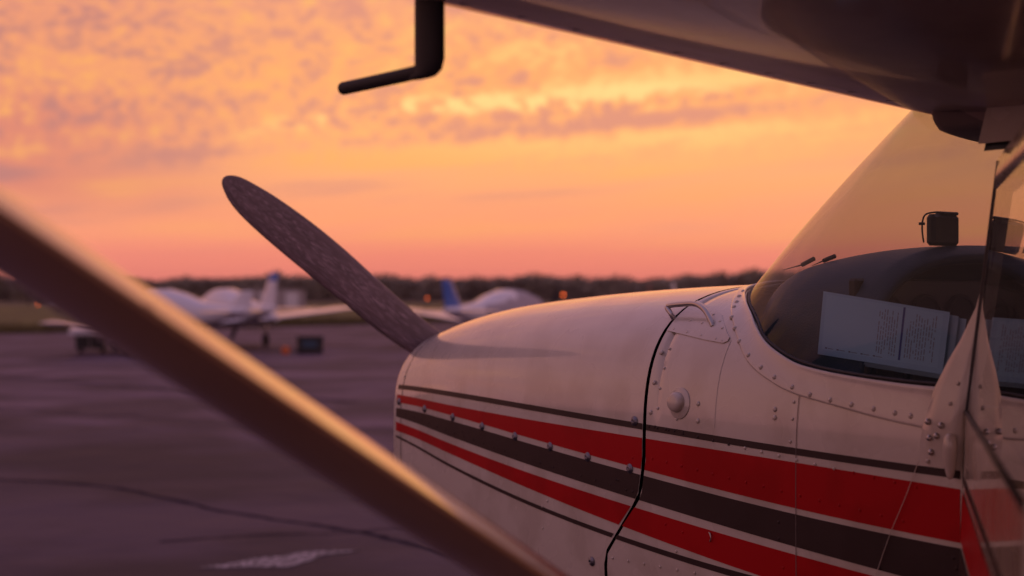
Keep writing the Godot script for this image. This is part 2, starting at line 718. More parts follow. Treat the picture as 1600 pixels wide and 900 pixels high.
# ------------------------------------------------------------------ ground
func flat(points: Array, y: float) -> ArrayMesh:
	var poly := PackedVector2Array()
	for p in points:
		poly.append(p)
	var st := SurfaceTool.new()
	st.begin(Mesh.PRIMITIVE_TRIANGLES)
	var idx := Geometry2D.triangulate_polygon(poly)
	for k in idx:
		st.set_normal(Vector3.UP)
		st.set_uv(poly[k] * 0.1)
		st.add_vertex(Vector3(poly[k].x, y, poly[k].y))
	return st.commit()


func ribbon(path: Array, width: float, y: float, jitter: float, seed_: int) -> ArrayMesh:
	var r := RandomNumberGenerator.new()
	r.seed = seed_
	var pts := []
	for p in smooth_path(path, 14):
		pts.append(p + Vector3(r.randf_range(-1, 1), 0, r.randf_range(-1, 1)) * jitter)
	var rows := []
	for i in pts.size():
		var t: Vector3 = (pts[mini(i + 1, pts.size() - 1)] - pts[maxi(i - 1, 0)]).normalized()
		var s := Vector3(t.z, 0, -t.x) * width * r.randf_range(0.5, 1.2) * 0.5
		rows.append([pts[i] - s + Vector3.UP * y, pts[i] + s + Vector3.UP * y])
	return surf(rows)


func make_ground() -> void:
	struct("grass_field", flat([Vector2(-1600, -1600), Vector2(1600, -1600), Vector2(1600, 1600), Vector2(-1600, 1600)], -0.02), M.grass, "flat olive grass field between the apron and the far trees")
	# the apron ends along a slanting edge beyond the parked airplanes
	var a := Vector2(14.5, -59.5)
	var dir := Vector2(20.96, -7.6).normalized()
	var edge := []
	var r := RandomNumberGenerator.new()
	r.seed = 6
	for k in range(-60, 61):
		edge.append(a + dir * k * 6.0 + Vector2(r.randf_range(-0.2, 0.2), r.randf_range(-0.5, 0.5)))
	edge.append(Vector2(600, 400))
	edge.append(Vector2(-600, 400))
	struct("apron", flat(edge, 0.0), M.tarmac, "wide worn asphalt parking apron under the airplanes")
	struct("taxiway", flat([Vector2(-700, -250), Vector2(900, -330), Vector2(900, -380), Vector2(-700, -300)], -0.012), M.tarmac, "pale taxiway strip across the far grass")
	# a sheet of darker asphalt on this side of the apron
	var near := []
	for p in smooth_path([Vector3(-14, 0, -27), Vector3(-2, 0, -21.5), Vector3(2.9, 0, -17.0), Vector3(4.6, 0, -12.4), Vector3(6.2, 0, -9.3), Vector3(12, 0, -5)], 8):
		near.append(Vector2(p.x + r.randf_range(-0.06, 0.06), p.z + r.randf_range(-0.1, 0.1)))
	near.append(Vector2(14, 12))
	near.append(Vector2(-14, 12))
	struct("apron_patch", flat(near, 0.004), M.patch, "darker asphalt in the left foreground")
	# paler lanes of the apron
	struct("apron_lane", ribbon([Vector3(-8, 0, -36), Vector3(4, 0, -31), Vector3(9, 0, -26), Vector3(16, 0, -19)], 3.2, 0.004, 0.25, 8), M.pale, "paler lane of asphalt in front of the parked airplanes")
	struct("apron_lane", ribbon([Vector3(-6, 0, -26.5), Vector3(2.5, 0, -21.5), Vector3(5.2, 0, -16.5), Vector3(7.5, 0, -12.5), Vector3(14, 0, -8)], 1.5, 0.006, 0.12, 9), M.pale, "paler lane of asphalt along the edge of the dark patch")
	for c in [[[Vector3(-1.5, 0, -15), Vector3(0.6, 0, -11.6), Vector3(1.78, 0, -9.86), Vector3(2.09, 0, -7.9), Vector3(2.46, 0, -6.51), Vector3(2.52, 0, -5.53), Vector3(2.7, 0, -3)], 0.06, 0.02],
			[[Vector3(1.2, 0, -6.9), Vector3(1.9, 0, -6.75), Vector3(2.46, 0, -6.51), Vector3(3.4, 0, -6.6)], 0.035, 0.012],
			[[Vector3(-3.0, 0, -12.2), Vector3(-0.6, 0, -9.2), Vector3(0.2, 0, -7.3)], 0.05, 0.012]]:
		struct("asphalt_crack", ribbon(c[0], c[1], 0.008, c[2], 3), M.tar, "dark crack running across the foreground asphalt")
	struct("asphalt_crack", ribbon([Vector3(3.0, 0, -36), Vector3(5.58, 0, -26.8), Vector3(7.03, 0, -21.1), Vector3(8.2, 0, -17)], 0.16, 0.004, 0.05, 5), M.tar, "dark sealed joint farther out on the apron")
	# what is left of a painted mark
	struct("painted_mark", flat([Vector2(1.05, -5.92), Vector2(1.3, -5.93), Vector2(1.45, -6.0), Vector2(1.62, -5.97), Vector2(1.8, -6.03), Vector2(2.16, -5.86), Vector2(1.85, -5.86), Vector2(1.72, -5.74), Vector2(1.5, -5.62), Vector2(1.36, -5.72), Vector2(1.2, -5.8)], 0.009), M.worn, "faded white paint mark on the foreground asphalt")
	# rough grass along the far edge of the apron
	var mm := MultiMesh.new()
	mm.transform_format = MultiMesh.TRANSFORM_3D
	mm.use_colors = true
	var st := begin()
	for k in 14:
		var p := Vector3(r.randf_range(-0.35, 0.35), 0, r.randf_range(-0.35, 0.35))
		var h := r.randf_range(0.1, 0.32)
		var lean := Vector3(r.randf_range(-0.1, 0.1), h, r.randf_range(-0.1, 0.1))
		var s := Vector3(r.randf_range(-1, 1), 0, r.randf_range(-1, 1)).normalized() * 0.02
		tri(st, p - s, p + s, p + lean)
	mm.mesh = finish(st)
	mm.instance_count = 6000
	for i in mm.instance_count:
		var along := r.randf_range(-40, 90)
		var back := pow(r.randf(), 2.0) * 14.0
		var p := a + dir * along + Vector2(dir.y, -dir.x) * back
		var s := r.randf_range(0.6, 1.3)
		mm.set_instance_transform(i, Transform3D(Basis(Vector3.UP, r.randf() * TAU) * s, Vector3(p.x, -0.02, p.y)))
		var k := r.randf_range(0.6, 1.25)
		mm.set_instance_color(i, Color(0.11 * k, 0.09 * k, 0.03 * k))
	var o := MultiMeshInstance3D.new()
	o.name = "grass_tufts"
	o.multimesh = mm
	o.material_override = M.leaf
	add_child(o)
	stuff(o)
	o.set_meta("label", "rough grass growing along the far edge of the apron")
	o.set_meta("category", "grass")


# ------------------------------------------------------------------ trees
func leaf_clump(seed_: int, count: int, size: float, squash := 0.8) -> ArrayMesh:
	var r := RandomNumberGenerator.new()
	r.seed = seed_
	var st := SurfaceTool.new()
	st.begin(Mesh.PRIMITIVE_TRIANGLES)
	st.set_smooth_group(-1)
	for k in count:
		var d := Vector3(r.randfn(), r.randfn(), r.randfn()).normalized()
		var p := d * pow(r.randf(), 0.45) * Vector3(1, squash, 1)
		var u := Vector3(r.randfn(), r.randfn(), r.randfn()).normalized()
		var v := u.cross(Vector3(r.randfn(), r.randfn(), r.randfn())).normalized()
		var s := size * r.randf_range(0.6, 1.4)
		var t := r.randf_range(0.7, 1.3)
		st.set_color(Color(t, t, t))
		tri(st, p - u * s, p + v * s * 0.5, p + u * s)
		tri(st, p - u * s, p + u * s, p - v * s * 0.5)
	st.generate_normals()
	return st.commit()


func make_wood() -> void:
	var r := RandomNumberGenerator.new()
	r.seed = 15
	var mm := MultiMesh.new()
	mm.transform_format = MultiMesh.TRANSFORM_3D
	mm.use_colors = true
	mm.mesh = leaf_clump(3, 150, 0.2)
	var list := []
	for i in 1500:
		var az := deg_to_rad(r.randf_range(-18, 88))
		var dist := r.randf_range(400, 520)
		# the wood stands a little higher towards the right
		var roll := 0.5 + 0.5 * sin(az * 23.0) * sin(az * 9.0 + 1.0)
		var h := 6.1 + 1.4 * roll + (1.6 * r.randf() if r.randf() < 0.08 else 0.0) + 2.2 * smoothstep(deg_to_rad(38), deg_to_rad(46), az) + r.randfn() * 0.5
		for k in 3:
			var w := r.randf_range(2.6, 5.0)
			var y: float = h * [0.2, 0.5, 0.8][k]
			list.append([Transform3D(Basis(Vector3.UP, r.randf() * TAU).scaled(Vector3(w, h * 0.26, w)), Vector3(sin(az) * dist + r.randf_range(-2, 2), y, -cos(az) * dist)), r.randf_range(0.7, 1.3)])
	mm.instance_count = list.size()
	for i in list.size():
		mm.set_instance_transform(i, list[i][0])
		var k: float = list[i][1]
		mm.set_instance_color(i, Color(0.27 * k, 0.25 * k, 0.18 * k))
	var o := MultiMeshInstance3D.new()
	o.name = "wood"
	o.multimesh = mm
	o.material_override = M.leaf
	add_child(o)
	stuff(o)
	o.set_meta("label", "low dark wood along the horizon behind the airfield")
	o.set_meta("category", "wood")
	# nearer trees that stand at the left edge of the field
	var spots := [[78, -300, 8.4, "rounded dark tree leftmost of the group at the left edge of the field"], [84.5, -296, 7.8, "shorter dark tree second from left in the group beside the white airplane"], [90, -305, 8.8, "tallest dark tree in the middle of the left group"], [97, -299, 8.0, "dark tree third from the left group behind the strut"], [103, -306, 8.3, "wide dark tree rightmost of the group behind the strut"]]
	for i in spots.size():
		var s = spots[i]
		var h: float = s[2]
		var t := thing("tree", s[3], "tree", Vector3(s[0], -0.02, s[1]), i * 1.3, "trees at the left edge of the field")
		var st := begin()
		bar(st, Vector3.ZERO, Vector3(0.2, h * 0.55, 0.1), 0.3, 9, 0.12)
		for k in 6:
			var a := TAU * k / 6.0
			bar(st, Vector3(0.1, h * 0.3 + k * 0.25, 0.05), Vector3(cos(a) * 1.7, h * 0.5 + k * 0.3, sin(a) * 1.7), 0.1, 6, 0.03)
		part(t, "trunk", finish(st), M.bark)
		var crown := SurfaceTool.new()
		crown.begin(Mesh.PRIMITIVE_TRIANGLES)
		var clumps := [leaf_clump(40 + i, 150, 0.22), leaf_clump(60 + i, 150, 0.2)]
		for k in 16:
			var a := r.randf() * TAU
			var rad := r.randf_range(0.3, 2.4)
			var y := r.randf_range(0.22, 0.86) * h
			var w := r.randf_range(1.0, 1.9) * (1.15 - 0.5 * y / h)
			crown.append_from(clumps[k % 2], 0, Transform3D(Basis(Vector3.UP, a).scaled(Vector3(w, w * 0.8, w)), Vector3(cos(a) * rad, y, sin(a) * rad)))
		var mt: StandardMaterial3D = M.leaf.duplicate()
		mt.albedo_color = lin(0.2, 0.18, 0.11)
		part(t, "crown", crown.commit(), mt)


# ------------------------------------------------------------------ the near airplane
func skin_strip(upper: Array, lower: Array, z0: float, z1: float, off: float, bound := 0, cols := 3) -> ArrayMesh:
	# bound 1: the strip ends at the cowling's rear edge; 2: it begins there
	var rows := []
	var n := 70
	for i in n + 1:
		var f := float(i) / n
		var row := []
		for j in cols + 1:
			var g := float(j) / cols
			var z := lerpf(z0, z1, f)
			var y := lerpf(cubic(upper, z), cubic(lower, z), g)
			if bound:
				var e := seam(y)
				z = lerpf(z0, e - 0.0012, f) if bound == 1 else lerpf(e + 0.0105, z1, f)
				y = lerpf(cubic(upper, z), cubic(lower, z), g)
			row.append(skin(z, y, off))
		rows.append(row)
	return surf(rows)


func rivets(parent: Node, called: String, list: Array, mesh: ArrayMesh, m: Material, side := -1.0) -> void:
	for p in list:
		part(parent, called, mesh, m, facing(skin(p[0], p[1], 0.0005, side), skin_normal(p[0], p[1], side)))


func joined(list: Array, mesh: ArrayMesh, side := -1.0) -> ArrayMesh:
	var st := SurfaceTool.new()
	st.begin(Mesh.PRIMITIVE_TRIANGLES)
	for p in list:
		st.append_from(mesh, 0, facing(skin(p[0], p[1], 0.0003, side), skin_normal(p[0], p[1], side)))
	return st.commit()


func stripe_at(z: float, y: float) -> StandardMaterial3D:
	for s in [[PIN1U, PIN1L, M.brown], [RED1U, RED1L, M.red], [BR2U, BR2L, M.brown], [RED2U, RED2L, M.red], [PIN2U, PIN2L, M.brown]]:
		if y < cubic(s[0], z) and y > cubic(s[1], z):
			return s[2]
	return M.cream


func dot_rows(parent: Node, list: Array, mesh: ArrayMesh) -> void:
	for m in [M.cream, M.red, M.brown]:
		var some := list.filter(func(p): return stripe_at(p[0], p[1]) == m)
		if some.size():
			stuff(part(parent, "small_rivets", joined(some, mesh), m))


func spread(a: Array, b: Array, n: int) -> Array:
	var out := []
	for i in n:
		var f := float(i) / (n - 1)
		out.append([lerpf(a[0], b[0], f), lerpf(a[1], b[1], f)])
	return out


func mirror_x(rows: Array) -> Array:
	var out := []
	for row in rows:
		var r := []
		for p in row:
			r.append(Vector3(-p.x, p.y, p.z))
		out.append(r)
	return out


const PIN1U := [0.0122, 0.0004, -0.0254, 1.3772]
const PIN1L := [0.0122, 0.0004, -0.0254, 1.3656]
const RED1U := [-0.0026, -0.004, -0.0132, 1.35]
const RED1L := [0.0219, 0.0105, -0.0629, 1.2905]
const BR2U := [0.0234, 0.0121, -0.0601, 1.2792]
const BR2L := [0.0084, 0.0082, -0.0686, 1.2304]
const RED2U := [0.0058, 0.0128, -0.0624, 1.2141]
const RED2L := [0.0228, 0.0246, -0.091, 1.1684]
const PIN2U := [0.0165, 0.0551, -0.0542, 1.1504]
const PIN2L := [0.0143, 0.0515, -0.0592, 1.1405]


func make_airplane() -> void:
	var P := thing("light_airplane", "cream high wing light airplane with red and brown stripes filling the foreground", "airplane")
	# ---- cowling
	var rows := []
	var n_a := 120
	for k in range(6, -1, -1):
		var q := deg_to_rad(15.0 * k)
		var row := []
		for j in n_a + 1:
			var p := section(-1.135, angle_at(float(j) / n_a), 0.045 * (1.0 - cos(q)))
			p.z = -1.135 - 0.045 * sin(q)
			row.append(p)
		rows.append(row)
	for i in range(1, 57):
		var row := []
		for j in n_a + 1:
			var a := angle_at(float(j) / n_a)
			var e := seam(section(0.0, a).y) - 0.0005
			var p := section(lerpf(-1.135, e, i / 56.0), a)
			row.append(p)
		rows.append(row)
	# turn the rear edge inwards
	var lip := []
	for p: Vector3 in rows[-1]:
		lip.append(Vector3(p.x * 0.975, YB + (p.y - YB) * 0.975, p.z))
	var st := begin()
	grid(st, rows)
	st.set_smooth_group(4)
	var front := []
	for p: Vector3 in rows[0]:
		front.append(Vector3(p.x * 0.2, 1.335 + (p.y - 1.335) * 0.2, p.z))
	grid(st, [rows[0], front])
	var cowl := part(P, "cowling", finish(st), M.cream)
	part(cowl, "rear_edge", surf([rows[-1], lip]), M.gap)
	for s in [[PIN1U, PIN1L, M.brown], [RED1U, RED1L, M.red], [BR2U, BR2L, M.brown], [RED2U, RED2L, M.red], [PIN2U, PIN2L, M.brown]]:
		part(cowl, "stripe", skin_strip(s[0], s[1], -1.132, 0.0, 0.0009, 1), s[2])
	# seam of the nose bowl
	var bowl := []
	for j in 41:
		var y := lerpf(1.12, 1.532, j / 40.0)
		bowl.append([skin(-1.103, y, 0.0007), skin(-1.1005, y, 0.0007)])
	part(cowl, "nose_bowl_seam", surf(bowl), M.gap)
	for side: float in [-1.0, 1.0]:
		part(cowl, "air_inlet", loft([ring(-1.1835, side * 0.2, 1.37, 0.1, 0.06, 0.06, 2.6), ring(-1.178, side * 0.2, 1.37, 0.1, 0.06, 0.06, 2.6)]), M.gap)
	# fasteners
	var head := screw_head(0.0078)
	for p in [[-1.116, 1.346], [-0.95, 1.339], [-0.774, 1.332], [-0.618, 1.323], [-0.463, 1.314], [-0.318, 1.305], [-0.179, 1.297], [-0.039, 1.288], [-0.026, 1.38], [-0.17, 1.089]]:
		var o := part(cowl, "screw", head, M.screw, facing(skin(p[0], p[1], 0.001), skin_normal(p[0], p[1])))
		o.rotate_object_local(Vector3.UP, rng.randf() * 2.0)
	var dot := dome(0.0026, 0.002, 8)
	var list := spread([-1.07, 1.317], [-0.05, 1.246], 21)
	list += [[-0.72, 1.303], [-0.36, 1.268], [-0.35, 1.176], [-0.35, 1.13], [-0.33, 1.19], [-0.075, 1.262], [-0.083, 1.262], [-0.03, 1.31], [-0.03, 1.245], [-1.108, 1.49], [-1.108, 1.41]]
	dot_rows(cowl, list, dot)
	# ---- forward fuselage: from the cowling to the door
	rows = []
	var nz := 46
	for i in nz + 1:
		var f := float(i) / nz
		var row := []
		for j in 141:
			var g := (j - 70) / 70.0
			var side := -1.0 if g < 0 else 1.0
			var h := absf(g)
			# h = 0 at the keel, 1 at the upper edge
			var a0 := (angle_at(0.25 + 0.0) if false else 0.0)
			var zz := lerpf(seam(body_y(h)) + 0.0095, 0.745, f)
			var top_a := PI / 2
			var yw := herm(BASE, zz, 1)
			var top := herm(TAB, zz, 2)
			if yw < top:
				var n := herm(TAB, zz, 4)
				top_a = asin(clampf(pow((yw - YB) / (top - YB), n / 2.0), 0, 1))
			var a: float
			if h < 0.45:
				var s := h / 0.45
				a = -PI / 2 * (1.0 - s * s * (3 - 2 * s))
			else:
				var s := (h - 0.45) / 0.55
				a = PI / 2 * (s * s * (3 - 2 * s)) if top_a > 1.5707 else top_a * lerpf(s * s * (3 - 2 * s), s * s, smoothstep(0.0, 1.0, (PI / 2 - top_a) * 8.0))
			var p := section(zz, a + a0)
			p.x = absf(p.x) * side
			row.append(p)
		rows.append(row)
	st = begin()
	grid(st, rows)
	var inner := []
	for p: Vector3 in rows[0]:
		inner.append(Vector3(p.x * 0.97, YB + (p.y - YB) * 0.97, p.z))
	var front_lip := surf([rows[0], inner])
	st.set_smooth_group(5)
	inner = []
	for p: Vector3 in rows[-1]:
		inner.append(Vector3(p.x * 0.93, YB + (p.y - YB) * 0.93, p.z))
	grid(st, [rows[-1], inner])
	var body := part(P, "forward_fuselage", finish(st), M.cream)
	part(body, "front_edge", front_lip, M.gap)
	# dark bulkhead behind the gap
	rows = []
	for z: float in [-0.2, -0.1, 0.02]:
		var row := []
		for j in n_a + 1:
			row.append(section(z, angle_at(float(j) / n_a), 0.009))
		rows.append(row)
	part(body, "firewall_flange", surf(rows), M.gap)
	for s in [[PIN1U, PIN1L, M.brown], [RED1U, RED1L, M.red], [BR2U, BR2L, M.brown], [RED2U, RED2L, M.red], [PIN2U, PIN2L, M.brown]]:
		part(body, "stripe", skin_strip(s[0], s[1], 0.006, 0.742, 0.0009, 2), s[2])
	# laps and seams of the skin
	var strip := []
	for j in 31:
		var y := lerpf(1.455, 0.95, j / 30.0)
		strip.append([skin(0.4098, y, 0.0014), skin(0.4112, y, 0.0014)])
	part(body, "skin_seam", surf(strip), M.seam)
	strip = []
	for j in 21:
		var y := lerpf(1.54, 1.385, j / 20.0)
		strip.append([skin(0.2045, y, 0.0), skin(0.205, y, 0.0009), skin(0.2066, y, 0.0009), skin(0.207, y, 0.0)])
	part(body, "skin_seam", surf(strip), M.cream)
	part(body, "antenna_wire", tube(smooth_path([skin(0.668, 1.372, 0.004), skin(0.644, 1.316, 0.004), skin(0.615, 1.258, 0.004), skin(0.588, 1.195, 0.004), skin(0.56, 1.13, 0.004)], 4), 0.0006, 6), M.cream)
	# rivets
	var knob := dome(0.0048, 0.0028, 10)
	var small := dome(0.003, 0.0024, 8)
	rivets(body, "rivet", [[0.158, 1.425], [0.16, 1.394], [0.356, 1.428], [0.357, 1.414], [0.024, 1.512], [0.024, 1.456], [0.022, 1.4]], knob, M.cream)
	list = [[0.045, 1.52], [0.046, 1.484], [0.043, 1.446], [0.043, 1.409], [0.1, 1.393], [0.399, 1.443], [0.399, 1.415], [0.396, 1.377]]
	list += spread([0.037, 1.374], [0.661, 1.331], 16)
	list += spread([0.031, 1.314], [0.636, 1.277], 15)
	list += spread([0.02, 1.373], [0.12, 1.3705], 5)
	list += spread([-0.098, 1.107], [0.5, 1.135], 13)
	list += [[0.37, 1.24], [0.37, 1.212], [0.38, 1.165], [0.60, 1.235], [0.59, 1.198], [0.10, 1.15], [0.12, 1.188], [0.07, 1.196], [0.73, 1.235], [0.735, 1.22]]
	dot_rows(body, list, small)
	# round cover with its flange
	var ka := skin(0.1, 1.424)
	var kn := skin_normal(0.1, 1.424)
	part(body, "cover_flange", disc(0.029, 0.0018), M.cream, facing(skin(0.106, 1.4225), kn))
	var capsule := []
	for i in 9:
		var q := PI / 2 * i / 8.0
		var row := []
		for k in 25:
			var c := cos(TAU * k / 24.0)
			var s := sin(TAU * k / 24.0)
			row.append(Vector3(c * 0.019 * pow(cos(q), 0.5), 0.0015 + 0.0135 * pow(sin(q), 0.8), s * 0.0205 * pow(cos(q), 0.5)))
		capsule.append(row)
	part(body, "round_cover", surf(capsule), M.cream, facing(ka, kn))
	# step plate with the grab handle
	var corners := [[[0.012, 1.609], [0.012, 1.5525]], [[0.135, 1.583], [0.135, 1.5385]], [[0.186, 1.552], [0.189, 1.534]], [[0.2, 1.544], [0.2, 1.538]]]
	rows = []
	for c in corners:
		var row := []
		for j in 13:
			var g := j / 12.0
			row.append(skin(lerpf(c[0][0], c[1][0], g), lerpf(c[0][1], c[1][1], g), 0.0022))
		rows.append(row)
	var fine := []
	for i in rows.size() - 1:
		for k in 6:
			var row := []
			for j in 13:
				row.append((rows[i][j] as Vector3).lerp(rows[i + 1][j], k / 6.0))
			fine.append(row)
	fine.append(rows[-1])
	st = begin()
	grid(st, fine)
	st.set_smooth_group(2)
	for j in [0, 12]:
		var e := []
		for row in fine:
			e.append([row[j], (row[j] as Vector3) + Vector3(0.0026, -0.0012, 0)])
		grid(st, e)
	var plate := part(P, "step_plate", finish(st), M.cream)
	list = [[0.03, 1.6], [0.07, 1.592], [0.11, 1.584], [0.03, 1.556], [0.075, 1.551], [0.12, 1.546], [0.165, 1.541], [0.185, 1.538], [0.145, 1.572], [0.165, 1.56], [0.06, 1.572], [0.1, 1.568]]
	stuff(part(plate, "small_rivets", joined(list, dome(0.0034, 0.003, 8)), M.cream))
	var path := [skin(0.006, 1.5745, 0.0), skin(0.002, 1.577, 0.012), skin(-0.012, 1.583, 0.02), skin(0.03, 1.586, 0.022), skin(0.07, 1.586, 0.022), skin(0.105, 1.579, 0.018), skin(0.126, 1.57, 0.008), skin(0.134, 1.564, 0.0)]
	part(plate, "grab_handle", tube(smooth_path(path, 6), 0.0052, 12), M.steel)
	# hook in the lower stripe
	path = [skin(0.193, 1.198, 0.001), skin(0.199, 1.197, 0.004), skin(0.203, 1.191, 0.005), skin(0.200, 1.185, 0.004), skin(0.195, 1.183, 0.001)]
	part(body, "small_hook", tube(smooth_path(path, 5), 0.0013, 8), M.steel)
	make_windscreen(P)
	make_pillar(P)
	make_cabin(P)
	make_door(P)
	make_propeller(P)
	make_wings(P)
	make_rear(P)


func disc(r: float, h: float) -> ArrayMesh:
	var rows := []
	for p in [Vector2(r, 0), Vector2(r, h * 0.6), Vector2(r - h * 0.4, h), Vector2(0.0001, h)]:
		var row := []
		for k in 33:
			row.append(Vector3(cos(TAU * k / 32.0) * p.x, p.y, sin(TAU * k / 32.0) * p.x))
		rows.append(row)
	return surf(rows)


func screw_head(r: float) -> ArrayMesh:
	# a domed washer head with a recessed cross
	var st := begin()
	var rows := []
	for p in [Vector2(r * 1.25, 0), Vector2(r * 1.2, r * 0.18), Vector2(r * 0.95, r * 0.22), Vector2(r * 0.85, r * 0.42), Vector2(r * 0.6, r * 0.58), Vector2(r * 0.34, r * 0.62), Vector2(r * 0.22, r * 0.15), Vector2(0.0001, r * 0.1)]:
		var row := []
		for k in 17:
			var q: float = p.x
			if p.x < r * 0.4 and p.x > r * 0.1:
				q *= 1.5 if k % 4 == 0 else 0.75
			row.append(Vector3(cos(TAU * k / 16.0) * q, p.y, sin(TAU * k / 16.0) * q))
		rows.append(row)
	grid(st, rows)
	return finish(st)


const WS_BASE := [Vector3(0, 1.645, 0.02), Vector3(-0.15, 1.645, 0.03), Vector3(-0.28, 1.634, 0.07), Vector3(-0.381, 1.61, 0.15), Vector3(-0.449, 1.571, 0.243), Vector3(-0.479, 1.539, 0.296), Vector3(-0.498, 1.509, 0.38), Vector3(-0.506, 1.494, 0.473), Vector3(-0.512, 1.485, 0.609), Vector3(-0.509, 1.482, 0.74)]
const WS_TOP := [Vector3(0, 2.01, 0.52), Vector3(-0.13, 2.0, 0.52), Vector3(-0.25, 1.985, 0.53), Vector3(-0.34, 1.965, 0.55), Vector3(-0.40, 1.945, 0.58), Vector3(-0.435, 1.925, 0.615), Vector3(-0.46, 1.91, 0.66), Vector3(-0.475, 1.90, 0.70), Vector3(-0.487, 1.88, 0.745), Vector3(-0.488, 1.85, 0.812)]


func on_curve(c: Array, t: float) -> Vector3:
	var n := c.size() - 1
	var x := t * n
	var i := mini(int(x), n - 1)
	var before: Vector3 = c[i - 1] if i > 0 else c[1] * Vector3(-1, 1, 1)
	var after: Vector3 = c[mini(i + 2, n)]
	return (c[i] as Vector3).cubic_interpolate(c[i + 1], before, after, x - i)


func screen_point(t: float, s: float) -> Vector3:
	var b := on_curve(WS_BASE, t)
	var e := on_curve(WS_TOP, t)
	var m := (b + e) / 2.0 + Vector3(-t * (1.0 - pow(t, 6.0)), 0.25, t - 1.0) * 0.034
	return b * (1 - s) * (1 - s) + m * 2 * s * (1 - s) + e * s * s


func make_windscreen(P: Node3D) -> void:
	var rows := []
	for i in 31:
		var row := []
		for j in 97:
			var t := (j - 48) / 48.0
			var p := screen_point(absf(t), i / 30.0)
			p.x = -absf(p.x) if t < 0 else absf(p.x)
			row.append(p)
		rows.append(row)
	var glass := part(P, "windscreen", surf(rows), M.windscreen)
	# riveted skirt round its lower edge
	var outer := [[-0.012, 1.6435], [0.012, 1.6405], [0.045, 1.632], [0.09, 1.62], [0.155, 1.587], [0.208, 1.553], [0.277, 1.5], [0.347, 1.470], [0.403, 1.455], [0.484, 1.443], [0.592, 1.428], [0.69, 1.4185]]
	var inner := [[0.03, 1.6445], [0.05, 1.640], [0.09, 1.628], [0.15, 1.61], [0.213, 1.586], [0.258, 1.562], [0.31, 1.534], [0.38, 1.509], [0.428, 1.4998], [0.50, 1.492], [0.609, 1.485], [0.70, 1.482]]
	for side: float in [-1.0, 1.0]:
		rows = []
		var n := 66
		for i in n + 1:
			var x := float(i) / n * (outer.size() - 1)
			var k := mini(int(x), outer.size() - 2)
			var f := x - k
			var o := Vector2(outer[k][0], outer[k][1]).cubic_interpolate(Vector2(outer[k + 1][0], outer[k + 1][1]), Vector2(outer[maxi(k - 1, 0)][0], outer[maxi(k - 1, 0)][1]), Vector2(outer[mini(k + 2, 11)][0], outer[mini(k + 2, 11)][1]), f)
			var q := Vector2(inner[k][0], inner[k][1]).cubic_interpolate(Vector2(inner[k + 1][0], inner[k + 1][1]), Vector2(inner[maxi(k - 1, 0)][0], inner[maxi(k - 1, 0)][1]), Vector2(inner[mini(k + 2, 11)][0], inner[mini(k + 2, 11)][1]), f)
			var row := []
			var offs := [0.0, 0.0028, 0.0032, 0.003, 0.003, 0.0034, 0.006, 0.0075, 0.005, -0.004]
			var at := [0.0, 0.012, 0.07, 0.2, 0.45, 0.7, 0.9, 0.97, 1.0, 1.0]
			for j in 10:
				var v := o.lerp(q, at[j])
				row.append(skin(v.x, v.y, offs[j], side))
			rows.append(row)
		var skirt := part(P, "windscreen_skirt", surf(rows), M.cream)
		rivets(skirt, "rivet", [[0.088, 1.626], [0.112, 1.6165], [0.134, 1.606], [0.146, 1.597], [0.169, 1.579], [0.2, 1.56], [0.231, 1.538], [0.269, 1.515], [0.309, 1.496], [0.347, 1.481], [0.393, 1.467], [0.436, 1.457], [0.482, 1.451], [0.528, 1.4465], [0.574, 1.443], [0.617, 1.4395], [0.648, 1.437]], dome(0.0054, 0.0056, 12), M.cream, side)
	# dark rubber bead where glass and skirt meet
	var bead := []
	for j in 121:
		var t := (j - 60) / 60.0
		var p := screen_point(absf(t), 0.012)
		p.x = -absf(p.x) if t < 0 else absf(p.x)
		bead.append(p)
	part(glass, "seal", tube(bead, 0.0028, 8), M.rubber)


func plate_between(front: Array, rear: Array, x_at: Callable, thick: float) -> ArrayMesh:
	# a plate bounded by two lines of [y, z], at x = x_at(y)
	var rows := []
	for i in front.size():
		var a := Vector3(x_at.call(front[i][0]), front[i][0], front[i][1])
		var b := Vector3(x_at.call(rear[i][0]), rear[i][0], rear[i][1])
		var e := Vector3(thick, 0, 0)
		rows.append([a + e, a + e * 0.25, a + Vector3(0, 0, 0.003), a.lerp(b, 0.3), a.lerp(b, 0.7), b - Vector3(0, 0, 0.003), b + e * 0.25, b + e])
	return surf(rows)


func pillar_x(y: float) -> float:
	return -0.5325 + 0.022 * smoothstep(1.42, 1.6, y) + 0.09 * maxf(y - 1.6, 0.0)


